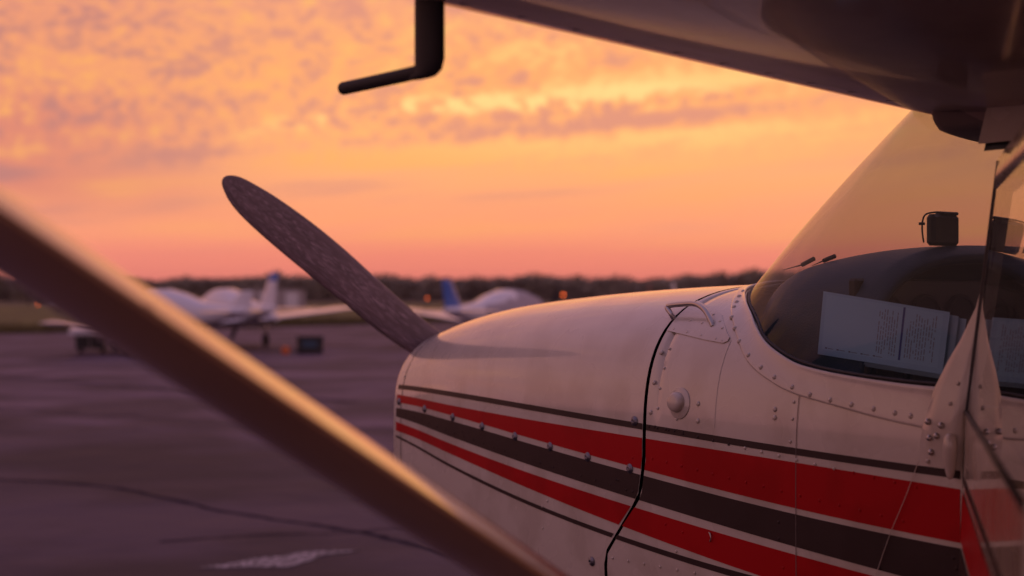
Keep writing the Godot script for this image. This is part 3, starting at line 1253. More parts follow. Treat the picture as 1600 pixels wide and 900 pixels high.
func make_pillar(P: Node3D) -> void:
	var front := [[1.365, 0.668], [1.40, 0.668], [1.422, 0.672], [1.452, 0.682], [1.483, 0.690], [1.522, 0.708], [1.556, 0.7275], [1.603, 0.7515], [1.66, 0.7665], [1.733, 0.7755], [1.79, 0.782], [1.82, 0.785]]
	var rear := [[1.365, 0.742], [1.40, 0.744], [1.422, 0.745], [1.452, 0.748], [1.483, 0.752], [1.522, 0.756], [1.556, 0.76], [1.603, 0.766], [1.66, 0.773], [1.733, 0.781], [1.79, 0.788], [1.82, 0.791]]
	var pillar := part(P, "windscreen_pillar", plate_between(front, rear, pillar_x, 0.03), M.cream)
	var right := part(P, "windscreen_pillar", plate_between(front, rear, func(y): return -pillar_x(y), -0.03), M.cream)
	right.set_meta("label", "windscreen pillar on the far side")
	var r := dome(0.0052, 0.005, 12)
	var n := Vector3(-1, 0.12, 0).normalized()
	for p in [[1.432, 0.686, 1.0], [1.428, 0.710, 1.0], [1.408, 0.689, 1.0], [1.412, 0.702, 1.0], [1.387, 0.692, 1.0], [1.373, 0.686, 0.7], [1.491, 0.735, 0.65], [1.461, 0.724, 0.65]]:
		part(pillar, "rivet", r, M.steel if p[2] == 1.0 else M.cream, facing(Vector3(pillar_x(p[0]) - 0.0005, p[0], p[1]), n, p[2]))
	# fixed half of the door hinge: a smooth drop shaped boss
	for y: float in [1.385, 1.03]:
		var boss := []
		for k in 13:
			var q := PI * k / 12.0
			var rr := 0.0105 * pow(sin(q), 0.7) * (1.0 - 0.25 * cos(q)) + 0.0002
			var row := []
			for m in 17:
				row.append(Vector3(cos(TAU * m / 16.0) * rr * 0.8, -0.034 * cos(q), sin(TAU * m / 16.0) * rr))
			boss.append(row)
		part(P, "door_hinge", surf(boss), M.cream, Transform3D(Basis.IDENTITY, Vector3(-0.541, y, 0.732)))


# outline of the cabin: half width at a height
func cabin_width(z: float, y: float, inset := 0.0) -> float:
	var t := smoothstep(1.9, 5.4, z)
	t = lerpf(clampf((z - 1.9) / 3.5, 0, 1), t, 0.4)
	var w := lerpf(0.53, 0.07, t) - inset
	var top := cabin_top(z) - inset
	var bot := cabin_bottom(z) + inset
	var mid := lerpf(1.3, 1.45, t)
	var q := (y - mid) / (top - mid) if y > mid else (mid - y) / (mid - bot)
	var n := lerpf(4.6, 2.4, clampf(t * 2.0, 0, 1)) if y > mid else lerpf(3.2, 2.2, t)
	return maxf(w * pow(maxf(0, 1.0 - pow(minf(q, 1.0), n)), 1.0 / n), 0.0)


func cabin_top(z: float) -> float:
	return lerpf(2.05, 1.66, smoothstep(1.8, 4.2, z))


func cabin_bottom(z: float) -> float:
	return lerpf(0.755, 1.26, clampf((z - 1.9) / 3.5, 0, 1))


func cabin_shell(inset: float, zs: Array) -> ArrayMesh:
	var st := begin()
	var ys := [0.0, 0.06, 0.12, 0.2, 0.3, 0.42, 0.5, 0.565, 0.65, 0.75, 0.84, 0.89, 0.93, 0.96, 0.985, 1.0]
	for side: float in [-1.0, 1.0]:
		var rows := []
		for z: float in zs:
			var row := []
			for f: float in ys:
				var y := lerpf(cabin_bottom(z) + inset, cabin_top(z) - inset, f)
				row.append(Vector3(side * cabin_width(z, y, inset), y, z))
			row[0].x = 0.0
			row[-1].x = 0.0
			rows.append(row)
		# the doorway on the left, and windows on both sides
		var hole := func(i: int, j: int) -> bool:
			var z: float = (zs[i] + zs[i + 1]) / 2.0
			var f: float = (ys[j] + ys[j + 1]) / 2.0
			if z < 1.72 and f > 0.12 and f < 0.84 and side < 0:
				return true
			if z > 0.8 and z < 1.72 and f > 0.565 and f < 0.84:
				return true
			return z > 1.82 and z < 2.4 and f > 0.565 and f < 0.84
		grid(st, rows, hole)
	return finish(st)


func make_cabin(P: Node3D) -> void:
	var zs := [0.752, 0.80, 0.9, 1.0, 1.2, 1.4, 1.6, 1.72, 1.82, 2.0, 2.2, 2.4, 2.6, 2.9, 3.2, 3.6, 4.0, 4.4, 4.8, 5.2, 5.4]
	var shell := part(P, "rear_fuselage", cabin_shell(0.0, zs), M.cream)
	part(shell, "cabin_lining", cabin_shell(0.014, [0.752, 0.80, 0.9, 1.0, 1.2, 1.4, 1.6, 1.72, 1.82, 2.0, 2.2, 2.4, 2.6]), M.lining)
	for side: float in [1.0, -1.0]:
		for span in [[0.8, 1.72], [1.82, 2.4]]:
			if side < 0 and span[0] < 1.0:
				continue
			var rows := []
			for k in 9:
				var z := lerpf(span[0], span[1], k / 8.0)
				var row := []
				for f: float in [0.565, 0.65, 0.75, 0.84]:
					var y := lerpf(cabin_bottom(z), cabin_top(z), f)
					row.append(Vector3(side * cabin_width(z, y, 0.005), y, z))
				rows.append(row)
			part(shell, "side_window", surf(rows), M.pane)
	# ceiling with a rounded front edge, seen through the windscreen
	var rows := []
	for e in [[1.95, 0.012], [1.892, 0.0], [1.883, 0.004], [1.88, 0.016], [1.878, 0.1], [1.872, 0.4], [1.865, 1.05]]:
		var row := []
		for j in 33:
			var x := lerpf(-0.5, 0.5, j / 32.0)
			row.append(Vector3(x, e[0] + (1.95 - e[0]) * pow(smoothstep(0.4, 0.5, absf(x)), 2.0), 0.50 + 0.142 * pow(absf(x) / 0.478, 1.9) + e[1]))
		rows.append(row)
	part(P, "ceiling_panel", surf(rows), M.headliner)
	# floor, bulkhead
	part(P, "cabin_floor", box(Vector3(0.98, 0.02, 2.3), 0.004, Vector3(0, 0.83, 1.3)), M.lining)
	part(P, "rear_bulkhead", box(Vector3(0.9, 1.05, 0.02), 0.004, Vector3(0, 1.4, 2.45)), M.lining)
	# cover of the instrument panel: a hump that rises from the foot of the windscreen
	rows = []
	for i in 33:
		var f := i / 32.0
		var z := lerpf(0.05, 0.468, f)
		var crest := 1.712 - 0.062 * pow(1.0 - clampf(f * 1.15, 0, 1), 2.2) - 0.016 * smoothstep(0.93, 1.0, f)
		var w := minf(0.385, half_width(z, maxf(1.48, herm(BASE, z, 1))) - 0.03)
		var row := []
		for j in 49:
			var a := PI * j / 48.0
			var lean := 0.055 * (1.0 - pow(absf(sin(a)), 0.5)) * f
			row.append(Vector3(-w * signf(cos(a)) * pow(absf(cos(a)), 0.55), 1.44 + (crest - 1.44) * pow(sin(a), 0.55), z - lean))
		rows.append(row)
	# eyebrow turned under at the rear edge
	for e in [[0.004, 0.012], [-0.004, 0.026], [-0.03, 0.03]]:
		var row := []
		for p: Vector3 in rows[32]:
			row.append(Vector3(p.x * (1.0 - e[1] * 0.8), 1.44 + (p.y - 1.44) * (1.0 - e[1] * 2.4), p.z + e[0]))
		rows.append(row)
	part(P, "dashboard_cover", surf(rows), M.glare)
	var panel := part(P, "instrument_panel", box(Vector3(0.72, 0.62, 0.02), 0.004, Vector3(0, 1.34, 0.385)), M.black)
	var bezel := loft([ring(0, 0, 0, 0.043, 0.043, 0.043, 2.0, 24), ring(0.006, 0, 0, 0.043, 0.043, 0.043, 2.0, 24), ring(0.008, 0, 0, 0.037, 0.037, 0.037, 2.0, 24), ring(0.003, 0, 0, 0.036, 0.036, 0.036, 2.0, 24)])
	for row in 2:
		for col in 5:
			part(panel, "dial", bezel, M.dark, Transform3D(Basis.IDENTITY, Vector3(-0.28 + 0.1 * col, 1.58 - 0.105 * row, 0.396)))
	for x: float in [-0.24, 0.24]:
		var st := begin()
		bar(st, Vector3(x, 1.36, 0.39), Vector3(x, 1.36, 0.62), 0.012, 12)
		var yoke := part(P, "control_yoke", finish(st), M.black)
		part(yoke, "grip", tube(smooth_path([Vector3(x - 0.13, 1.45, 0.62), Vector3(x - 0.14, 1.38, 0.625), Vector3(x - 0.09, 1.345, 0.63), Vector3(x, 1.35, 0.63), Vector3(x + 0.09, 1.345, 0.63), Vector3(x + 0.14, 1.38, 0.625), Vector3(x + 0.13, 1.45, 0.62)], 5), 0.013, 10), M.black)
	# ledge under the side of the windscreen
	rows = []
	for k in 20:
		var z := lerpf(0.17, 0.735, k / 19.0)
		var y := minf(herm(BASE, z, 1) - 0.03, 1.475)
		var w := half_width(z, y) - 0.012
		rows.append([Vector3(-w, y, z), Vector3(-w * 0.8, y, z), Vector3(-w * 0.72, y - 0.01, z), Vector3(-w * 0.7, y - 0.2, z)])
	part(P, "side_ledge", surf(rows), M.glare)
	part(P, "side_ledge", surf(mirror_x(rows)), M.glare)
	# seats
	for x: float in [-0.24, 0.24]:
		var cushion := loft([ring(1.0, x, 1.06, 0.2, 0.05, 0.06, 4.0), ring(1.03, x, 1.06, 0.22, 0.07, 0.07, 4.0), ring(1.42, x, 1.04, 0.22, 0.06, 0.07, 4.0), ring(1.46, x, 1.04, 0.2, 0.05, 0.06, 4.0)])
		var seat := part(P, "seat", cushion, M.seat)
		part(seat, "backrest", loft([ring(0, 0, 0, 0.2, 0.05, 0.05, 4.0), ring(0.04, 0, 0, 0.22, 0.06, 0.06, 4.0), ring(0.5, 0, 0, 0.19, 0.05, 0.05, 4.0), ring(0.54, 0, 0, 0.17, 0.04, 0.04, 4.0)]), M.seat, Transform3D(Basis(Vector3.RIGHT, deg_to_rad(-76)), Vector3(x, 1.06, 1.44)))


# ------------------------------------------------------------------ door, swung open towards the viewer
func make_door(P: Node3D) -> void:
	var open := deg_to_rad(50.1)
	var lean := deg_to_rad(2.0)
	var e1 := Vector3(-sin(open), 0, cos(open))
	var out := Vector3(-cos(open), 0, -sin(open))
	var up := (Vector3.UP - out * tan(lean)).normalized()
	var hinge := Vector3(-0.524, 1.45, 0.746)
	var frame := Transform3D(Basis(e1, up, out.normalized()), hinge)
	# the window leans in more than the skin below it
	var tilt := Transform3D(Basis(Vector3.RIGHT, deg_to_rad(-5.0)), Vector3.ZERO)
	# own axes: x along the door, y up from the sill, z outwards
	var D := Node3D.new()
	D.name = "door"
	D.transform = frame
	P.add_child(D)
	var L := 1.0
	part(D, "door_skin", box(Vector3(L, 0.47, 0.03), 0.005, Vector3(L / 2.0, -0.235, -0.015)), M.cream)
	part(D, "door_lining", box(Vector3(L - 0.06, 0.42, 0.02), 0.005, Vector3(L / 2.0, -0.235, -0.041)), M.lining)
	# window frame
	var st := begin()
	for seg in [[Vector2(0.0, 0.37), Vector2(L - 0.06, 0.37), 0.045], [Vector2(L - 0.06, 0.37), Vector2(L, 0.0), 0.012]]:
		var a: Vector2 = seg[0]
		var b: Vector2 = seg[1]
		var t := (b - a).normalized()
		var n: Vector2 = Vector2(-t.y, t.x) * -seg[2]
		var pa := Vector3(a.x, a.y, 0)
		var pb := Vector3(b.x, b.y, 0)
		var w := Vector3(n.x, n.y, 0)
		var d := Vector3(0, 0, -0.03)
		grid(st, [[pa, pb], [pa + w, pb + w], [pa + w + d, pb + w + d], [pa + d, pb + d], [pa, pb]])
	part(D, "window_frame", finish(st), M.cream, tilt)
	part(D, "front_stile", tube([Vector3(0.0, -0.002, -0.003), Vector3(0.0, 0.185, -0.003), Vector3(0.0, 0.368, -0.003)], 0.0042, 10), M.rubber, tilt)
	var rows := []
	for k in 13:
		var y := lerpf(0.004, 0.33, k / 12.0)
		var row := []
		for j in 13:
			row.append(Vector3(lerpf(0.002, L - 0.02 - 0.05 * y / 0.37, j / 12.0), y, -0.0015))
		rows.append(row)
	part(D, "window_pane", surf(rows), M.pane, tilt)
	# dark seal down the front edge and along the sill
	st = begin()
	bar(st, Vector3(0.0, 0.0, -0.001), Vector3(L - 0.01, 0.0, -0.001), 0.0035, 8)
	part(D, "seal", finish(st), M.rubber)
	# stripes run on across the door
	for s in [[-0.092, -0.102, M.brown], [-0.116, -0.186, M.red], [-0.2, -0.262, M.brown], [-0.276, -0.325, M.red]]:
		var strip := []
		for k in 5:
			var y := lerpf(s[0], s[1], k / 4.0)
			strip.append([Vector3(0.012, y, 0.0012), Vector3(L * 0.5, y, 0.0012), Vector3(L - 0.008, y, 0.0012)])
		part(D, "stripe", surf(strip), s[2])
	part(D, "handle", box(Vector3(0.11, 0.022, 0.008), 0.003, Vector3(L - 0.14, -0.24, 0.002)), M.dark)


# ------------------------------------------------------------------ propeller
func make_propeller(P: Node3D) -> void:
	var prop := Node3D.new()
	prop.name = "propeller"
	prop.position = Vector3(0, 1.335, -1.205)
	P.add_child(prop)
	# blade outline: distance from the hub, upper edge, lower edge
	var T := [[0.08, -0.04, 0.045], [0.2, -0.042, 0.055], [0.28, -0.041, 0.061], [0.344, -0.039, 0.066], [0.417, -0.042, 0.071], [0.5, -0.046, 0.0705], [0.534, -0.048, 0.069], [0.649, -0.0545, 0.066], [0.761, -0.0545, 0.063], [0.871, -0.0475, 0.057], [0.938, -0.038, 0.0485], [0.975, -0.030, 0.0375], [0.995, -0.021, 0.0265], [1.006, -0.0125, 0.0185], [1.012, -0.005, 0.011], [1.0138, 0.0015, 0.0045]]
	var rows := []
	for i in 61:
		var f := i / 60.0
		var r := lerpf(0.08, 1.0138, 1.0 - pow(1.0 - f, 1.7))
		var a := herm(T, r, 1)
		var b := herm(T, r, 2)
		var thick := lerpf(0.028, 0.007, r)
		var pitch := deg_to_rad(lerpf(26.0, 9.0, r))
		var row := []
		for k in 25:
			var q := TAU * k / 24.0
			var c := lerpf(a, b, 0.5 - 0.5 * cos(q))
			var m := (a + b) / 2.0
			var t := sin(q) * thick * 0.5 * pow(absf((b - a) / 0.12), 0.5)
			if t > 0:
				t *= 0.35
			row.append(Vector3(r, -c, t + (c - m) * tan(pitch) * -0.55))
		rows.append(row)
	var mesh := loft(rows)
	var ang := atan2(0.56819, -0.8229)
	for k in 2:
		var o := part(prop, "blade", mesh, M.blade, Transform3D(Basis(Vector3(cos(ang), sin(ang), 0), Vector3(-sin(ang), cos(ang), 0), Vector3(0, 0, 1)) * Basis(Vector3.BACK, PI * k) * Basis(Vector3.RIGHT, PI), Vector3.ZERO))
		o.set_meta("label", "black propeller blade with worn speckled paint" if k == 0 else "lower propeller blade hidden by the nose")
	part(prop, "spinner", loft([ring(0.015, 0, 0, 0.11, 0.11, 0.11, 2.0), ring(-0.05, 0, 0, 0.105, 0.105, 0.105, 2.0), ring(-0.13, 0, 0, 0.08, 0.08, 0.08, 2.0), ring(-0.2, 0, 0, 0.045, 0.045, 0.045, 2.0), ring(-0.235, 0, 0, 0.006, 0.006, 0.006, 2.0)]), M.cream)


# ------------------------------------------------------------------ wings, struts
func airfoil(t: float) -> Vector2:
	# t 0..1 round a cambered section from the trailing edge over the top and back below: (chordwise, height)
	var x: float
	var up := t < 0.5
	var f := absf(1.0 - 2.0 * t)
	x = 1.0 - cos(f * PI / 2.0)
	x = f * f
	var yt := 0.6 * (0.2969 * sqrt(x) - 0.126 * x - 0.3516 * x * x + 0.2843 * x * x * x - 0.1036 * x * x * x * x)
	var m := 0.02
	var p := 0.4
	var yc := m / (p * p) * (2 * p * x - x * x) if x < p else m / ((1 - p) * (1 - p)) * (1 - 2 * p + 2 * p * x - x * x)
	return Vector2(x, yc + yt if up else yc - yt)


func wing_point(x: float, t: float, out := 0.0) -> Vector3:
	# x: distance from the centre line
	var taper := clampf((x - 2.7) / 2.7, 0, 1)
	var chord := lerpf(1.63, 1.12, taper)
	var a := airfoil(t)
	var q := deg_to_rad(1.2)
	var cx := a.x * chord
	var cy := a.y * chord
	if out:
		var e := airfoil(clampf(t + 0.004, 0, 1)) - airfoil(clampf(t - 0.004, 0, 1))
		var n := Vector2(e.y, -e.x).normalized()
		cx += -n.x * out
		cy += -n.y * out
	return Vector3(-x, 1.972 + 0.073 * (x - 0.5) + cy * cos(q) - cx * sin(q), 0.5 + taper * 0.13 + cx * cos(q) + cy * sin(q))


func make_wings(P: Node3D) -> void:
	var xs := [0.0, 0.25, 0.5, 0.8, 1.1, 1.4, 1.8, 2.2, 2.7, 3.2, 3.8, 4.4, 5.0, 5.3, 5.42, 5.47]
	var rows := []
	for x: float in xs:
		var row := []
		for k in 73:
			var p := wing_point(x, k / 72.0)
			if x > 5.3:
				var mid := wing_point(x, 0.75).lerp(wing_point(x, 0.25), 0.5)
				p = p.lerp(mid, (x - 5.3) / 0.17 * 0.6)
			row.append(p)
		rows.append(row)
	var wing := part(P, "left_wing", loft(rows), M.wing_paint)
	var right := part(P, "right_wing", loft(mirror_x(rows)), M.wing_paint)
	right.set_meta("label", "far side wing")
	# underside: spanwise laps of the skin, rib laps, leading edge screws
	for lap in [[0.661, 0.005, 0.008], [0.684, 0.007, 0.013], [0.715, 0.008, 0.011], [0.75, 0.005, 0.006], [0.79, 0.004, 0.005]]:
		var t: float = lap[0]
		var w: float = lap[1]
		var s := []
		for k in 40:
			var x := lerpf(0.55, 4.9, k / 39.0)
			s.append([wing_point(x, t - w, 0.0), wing_point(x, t - w * 0.8, lap[2]), wing_point(x, t + w * 0.8, lap[2]), wing_point(x, t + w, 0.0)])
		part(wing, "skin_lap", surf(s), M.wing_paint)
		s = []
		for k in 40:
			var x := lerpf(0.55, 4.9, k / 39.0)
			s.append([wing_point(x, t + w, 0.0006), wing_point(x, t + w + 0.0022, 0.0006)])
		part(wing, "skin_joint", surf(s), M.gap)
	for x: float in [1.0, 1.45, 1.9, 2.35]:
		var s := []
		for k in 24:
			var t := lerpf(0.64, 0.85, k / 23.0)
			s.append([wing_point(x - 0.012, t), wing_point(x - 0.011, t, 0.0025), wing_point(x + 0.011, t, 0.0025), wing_point(x + 0.012, t)])
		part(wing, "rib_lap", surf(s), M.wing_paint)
	var row_dots := SurfaceTool.new()
	row_dots.begin(Mesh.PRIMITIVE_TRIANGLES)
	var flat_head := dome(0.004, 0.0022, 8)
	for t: float in [0.665, 0.686, 0.713, 0.755]:
		for k in 90:
			var x := 0.6 + k * 0.045
			var a := wing_point(x, t, 0.004)
			row_dots.append_from(flat_head, 0, facing(a, (wing_point(x, t, 0.03) - a).normalized()))
	stuff(part(wing, "small_rivets", row_dots.commit(), M.wing_paint))
	var bump := dome(0.009, 0.012, 10)
	for k in 14:
		var x := 0.56 + k * 0.085
		var a := wing_point(x, 0.648, 0.0)
		var n := (wing_point(x, 0.648, 0.02) - a).normalized()
		part(wing, "screw", bump, M.dark, facing(a, n))
	# fairing between wing and cabin
	var f_rows := []
	for k in 30:
		var t := lerpf(0.49, 0.86, k / 29.0)
		var reach := lerpf(0.50, 0.98, smoothstep(0.0, 0.5, (t - 0.50) / 0.3))
		var row := []
		for j in 9:
			var g := j / 8.0
			row.append(wing_point(lerpf(0.30, reach, g), t, 0.11 * pow(1.0 - g, 2.2) + (0.006 if j < 8 else 0.0)))
		f_rows.append(row)
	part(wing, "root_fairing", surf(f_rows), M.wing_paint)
	# pitot tube: a flat mast that carries the probe
	var mast := []
	for y: float in [2.07, 1.99, 1.93, 1.905, 1.893, 1.888]:
		var row := []
		var c := 0.062
		for k in 17:
			var q := TAU * k / 16.0
			var back := 0.626 - (0.006 if y < 1.9 else 0.0) - (0.012 if y < 1.89 else 0.0)
			row.append(Vector3(-1.35 + 0.010 * sin(q), y, back - c / 2.0 + c / 2.0 * cos(q)))
		mast.append(row)
	var pitot := part(wing, "pitot_mast", loft(mast), M.dark)
	pitot.set_meta("label", "dark bent air speed probe hanging under the wing")
	part(P, "pitot_probe", tube([Vector3(-1.35, 1.8985, 0.375), Vector3(-1.35, 1.8985, 0.378), Vector3(-1.35, 1.8972, 0.45), Vector3(-1.35, 1.896, 0.53), Vector3(-1.35, 1.8955, 0.6)], 0.0088, 12), M.dark)
	# struts
	for side: float in [-1.0, 1.0]:
		var a := Vector3(side * 0.55, 0.794, 0.795)
		var b := Vector3(side * 2.48, 1.957, 1.202)
		var along := (b - a).normalized()
		var chord := Vector3(0, -sin(deg_to_rad(5.5)), cos(deg_to_rad(5.5)))
		chord = (chord - along * chord.dot(along)).normalized()
		var thick := chord.cross(along).normalized()
		var s := []
		for i in 13:
			var p := a.lerp(b, i / 12.0)
			var row := []
			for k in 37:
				var q := TAU * k / 36.0
				var c := -cos(q)
				var f := (c + 1.0) / 2.0
				# streamlined: blunt in front, thin behind
				var t := 5.0 * (0.2969 * sqrt(f) - 0.126 * f - 0.3516 * f * f + 0.2843 * f * f * f - 0.096 * f * f * f * f)
				row.append(p + chord * (c * 0.068) + thick * signf(sin(q)) * t * 0.0485)
			s.append(row)
		var strut := part(P, "wing_strut", loft(s), M.strut_glow_paint)
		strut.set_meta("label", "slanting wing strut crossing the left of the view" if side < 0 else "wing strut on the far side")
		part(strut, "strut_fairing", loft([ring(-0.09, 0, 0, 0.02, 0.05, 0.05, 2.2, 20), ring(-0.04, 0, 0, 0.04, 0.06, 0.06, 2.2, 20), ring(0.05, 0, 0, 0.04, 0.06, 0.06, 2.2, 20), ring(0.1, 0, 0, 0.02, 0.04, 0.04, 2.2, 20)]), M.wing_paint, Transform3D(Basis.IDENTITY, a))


func make_rear(P: Node3D) -> void:
	# tail
	var fin := []
	for s in [[1.6, 4.35, 5.55, 0.04], [1.75, 4.6, 5.6, 0.04], [2.1, 4.95, 5.7, 0.035], [2.6, 5.3, 5.8, 0.025], [2.66, 5.4, 5.8, 0.012]]:
		fin.append(foil_ring(Vector3(0, s[0], s[1]), Vector3(0, s[0], s[2]), Vector3.RIGHT * s[3]))
	part(P, "fin", loft(fin), M.cream)
	for side: float in [-1.0, 1.0]:
		var tail := []
		for s in [[0.05, 4.65, 5.65, 0.04], [0.8, 4.8, 5.6, 0.035], [1.6, 4.95, 5.55, 0.025], [1.68, 5.05, 5.5, 0.012]]:
			tail.append(foil_ring(Vector3(side * s[0], 1.5, s[1]), Vector3(side * s[0], 1.5, s[2]), Vector3.UP * s[3]))
		part(P, "tailplane", loft(tail), M.cream)
	# wheels
	for w in [[Vector3(0, 0.19, -0.72), 0.19], [Vector3(-1.25, 0.21, 1.35), 0.21], [Vector3(1.25, 0.21, 1.35), 0.21]]:
		var o := part(P, "wheel", tyre(w[1], 0.15), M.rubber, Transform3D(Basis.IDENTITY, w[0]))
		part(o, "rim", loft([ring(-0.05, 0, 0, 0.09, 0.09, 0.09, 2.0, 20), ring(0.05, 0, 0, 0.09, 0.09, 0.09, 2.0, 20)]), M.white, Transform3D(Basis(Vector3.UP, PI / 2), Vector3.ZERO))
		var st := begin()
		var top: Vector3 = Vector3(0, 0.9, -0.66) if w[0].x == 0 else Vector3(signf(w[0].x) * 0.45, 0.8, 1.25)
		var foot: Vector3 = w[0] + (Vector3(0.1, 0, 0) if w[0].x == 0 else Vector3(-signf(w[0].x) * 0.1, 0, 0))
		bar(st, foot, top, 0.028, 12)
		part(P, "gear_leg", finish(st), M.cream)


func tyre(r: float, w: float) -> ArrayMesh:
	var rows := []
	for k in 29:
		var a := TAU * k / 28.0
		var row := []
		for j in 13:
			var q := TAU * j / 12.0
			var rr := r - w * 0.5 + cos(q) * w * 0.5
			row.append(Vector3(sin(q) * w * 0.42, sin(a) * rr, cos(a) * rr))
		rows.append(row)
	return surf(rows)


func foil_ring(lead: Vector3, trail: Vector3, thick: Vector3, count := 20) -> Array:
	var out := []
	for k in count + 1:
		var q := TAU * k / count
		var f := 0.5 - 0.5 * cos(q)
		out.append(lead.lerp(trail, f) + thick * sin(q) * (1.3 - f))
	return out


# ------------------------------------------------------------------ loose things in the cabin
func make_cabin_things() -> void:
	# documents propped up behind the windscreen
	var tl := Vector3(-0.372, 1.628, 0.331)
	var bl := Vector3(-0.386, 1.5175, 0.330)
	var tr := Vector3(-0.372, 1.5935, 0.601)
	var br := Vector3(-0.386, 1.4935, 0.597)
	var D := thing("document_sleeve", "white printed pages with a blue line in a clear sleeve behind the windscreen", "document", (bl + br) / 2.0)
	var o := (bl + br) / 2.0
	var n := (tr - tl).cross(bl - tl).normalized()
	if n.x > 0:
		n = -n
	var rows := []
	for i in 3:
		var row := []
		for j in 9:
			var u := j / 8.0
			row.append(tl.lerp(tr, u).lerp(bl.lerp(br, u), i / 2.0) - o + n * 0.004 * sin(u * PI))
		rows.append(row)
	part(D, "page", surf(rows), M.paper)
	# further pages behind, set off to the right and below
	for k in 2:
		var shift := n * (-0.004 - 0.004 * k) + Vector3(0, -0.006 - 0.004 * k, 0.014 + 0.012 * k)
		var back := []
		for i in 3:
			var row := []
			for j in 5:
				row.append((tl.lerp(tr, 0.0 + j / 4.0).lerp(bl.lerp(br, j / 4.0), i / 2.0)) - o + shift)
			back.append(row)
		part(D, "page", surf(back), M.sheet)
	# black box with a wire loop on the dashboard cover
	var B := thing("instrument_box", "small black box with a thin wire loop standing on the dashboard cover", "device", Vector3(-0.172, 1.712, 0.43))
	part(B, "case", box(Vector3(0.075, 0.056, 0.02), 0.006, Vector3(0, 0.025, 0)), M.black)
	part(B, "wire_loop", tube(smooth_path([Vector3(-0.052, 0.002, 0), Vector3(-0.056, 0.022, 0), Vector3(-0.055, 0.04, 0), Vector3(-0.046, 0.052, 0), Vector3(-0.02, 0.0565, 0), Vector3(0.0, 0.057, 0)], 5), 0.0016, 8), M.black)
	part(B, "wire_clip", box(Vector3(0.012, 0.005, 0.006), 0.001, Vector3(-0.057, 0.035, 0)), M.black)
	part(B, "cap", box(Vector3(0.045, 0.006, 0.018), 0.002, Vector3(0.012, 0.055, 0)), M.black)
	# two small dark sticks lying on the cover
	for s in [[Vector3(-0.25, 1.679, 0.165), Vector3(-0.25, 1.690, 0.195), "small dark pen nearer the foot of the windscreen", Vector3(-0.25, 1.67, 0.115)], [Vector3(-0.24, 1.686, 0.21), Vector3(-0.24, 1.694, 0.238), "small dark pen behind the first one, nearer the black box", Vector3(-0.24, 1.677, 0.18)]]:
		var pen := thing("pen", s[2], "pen", s[0], 0.0, "pens on the dashboard cover")
		var st := begin()
		bar(st, Vector3.ZERO, s[1] - s[0], 0.0042, 10)
		part(pen, "barrel", finish(st), M.black)
		st = begin()
		bar(st, Vector3.ZERO, s[3] - s[0], 0.0016, 8, 0.0005)
		part(pen, "tip", finish(st), M.black)


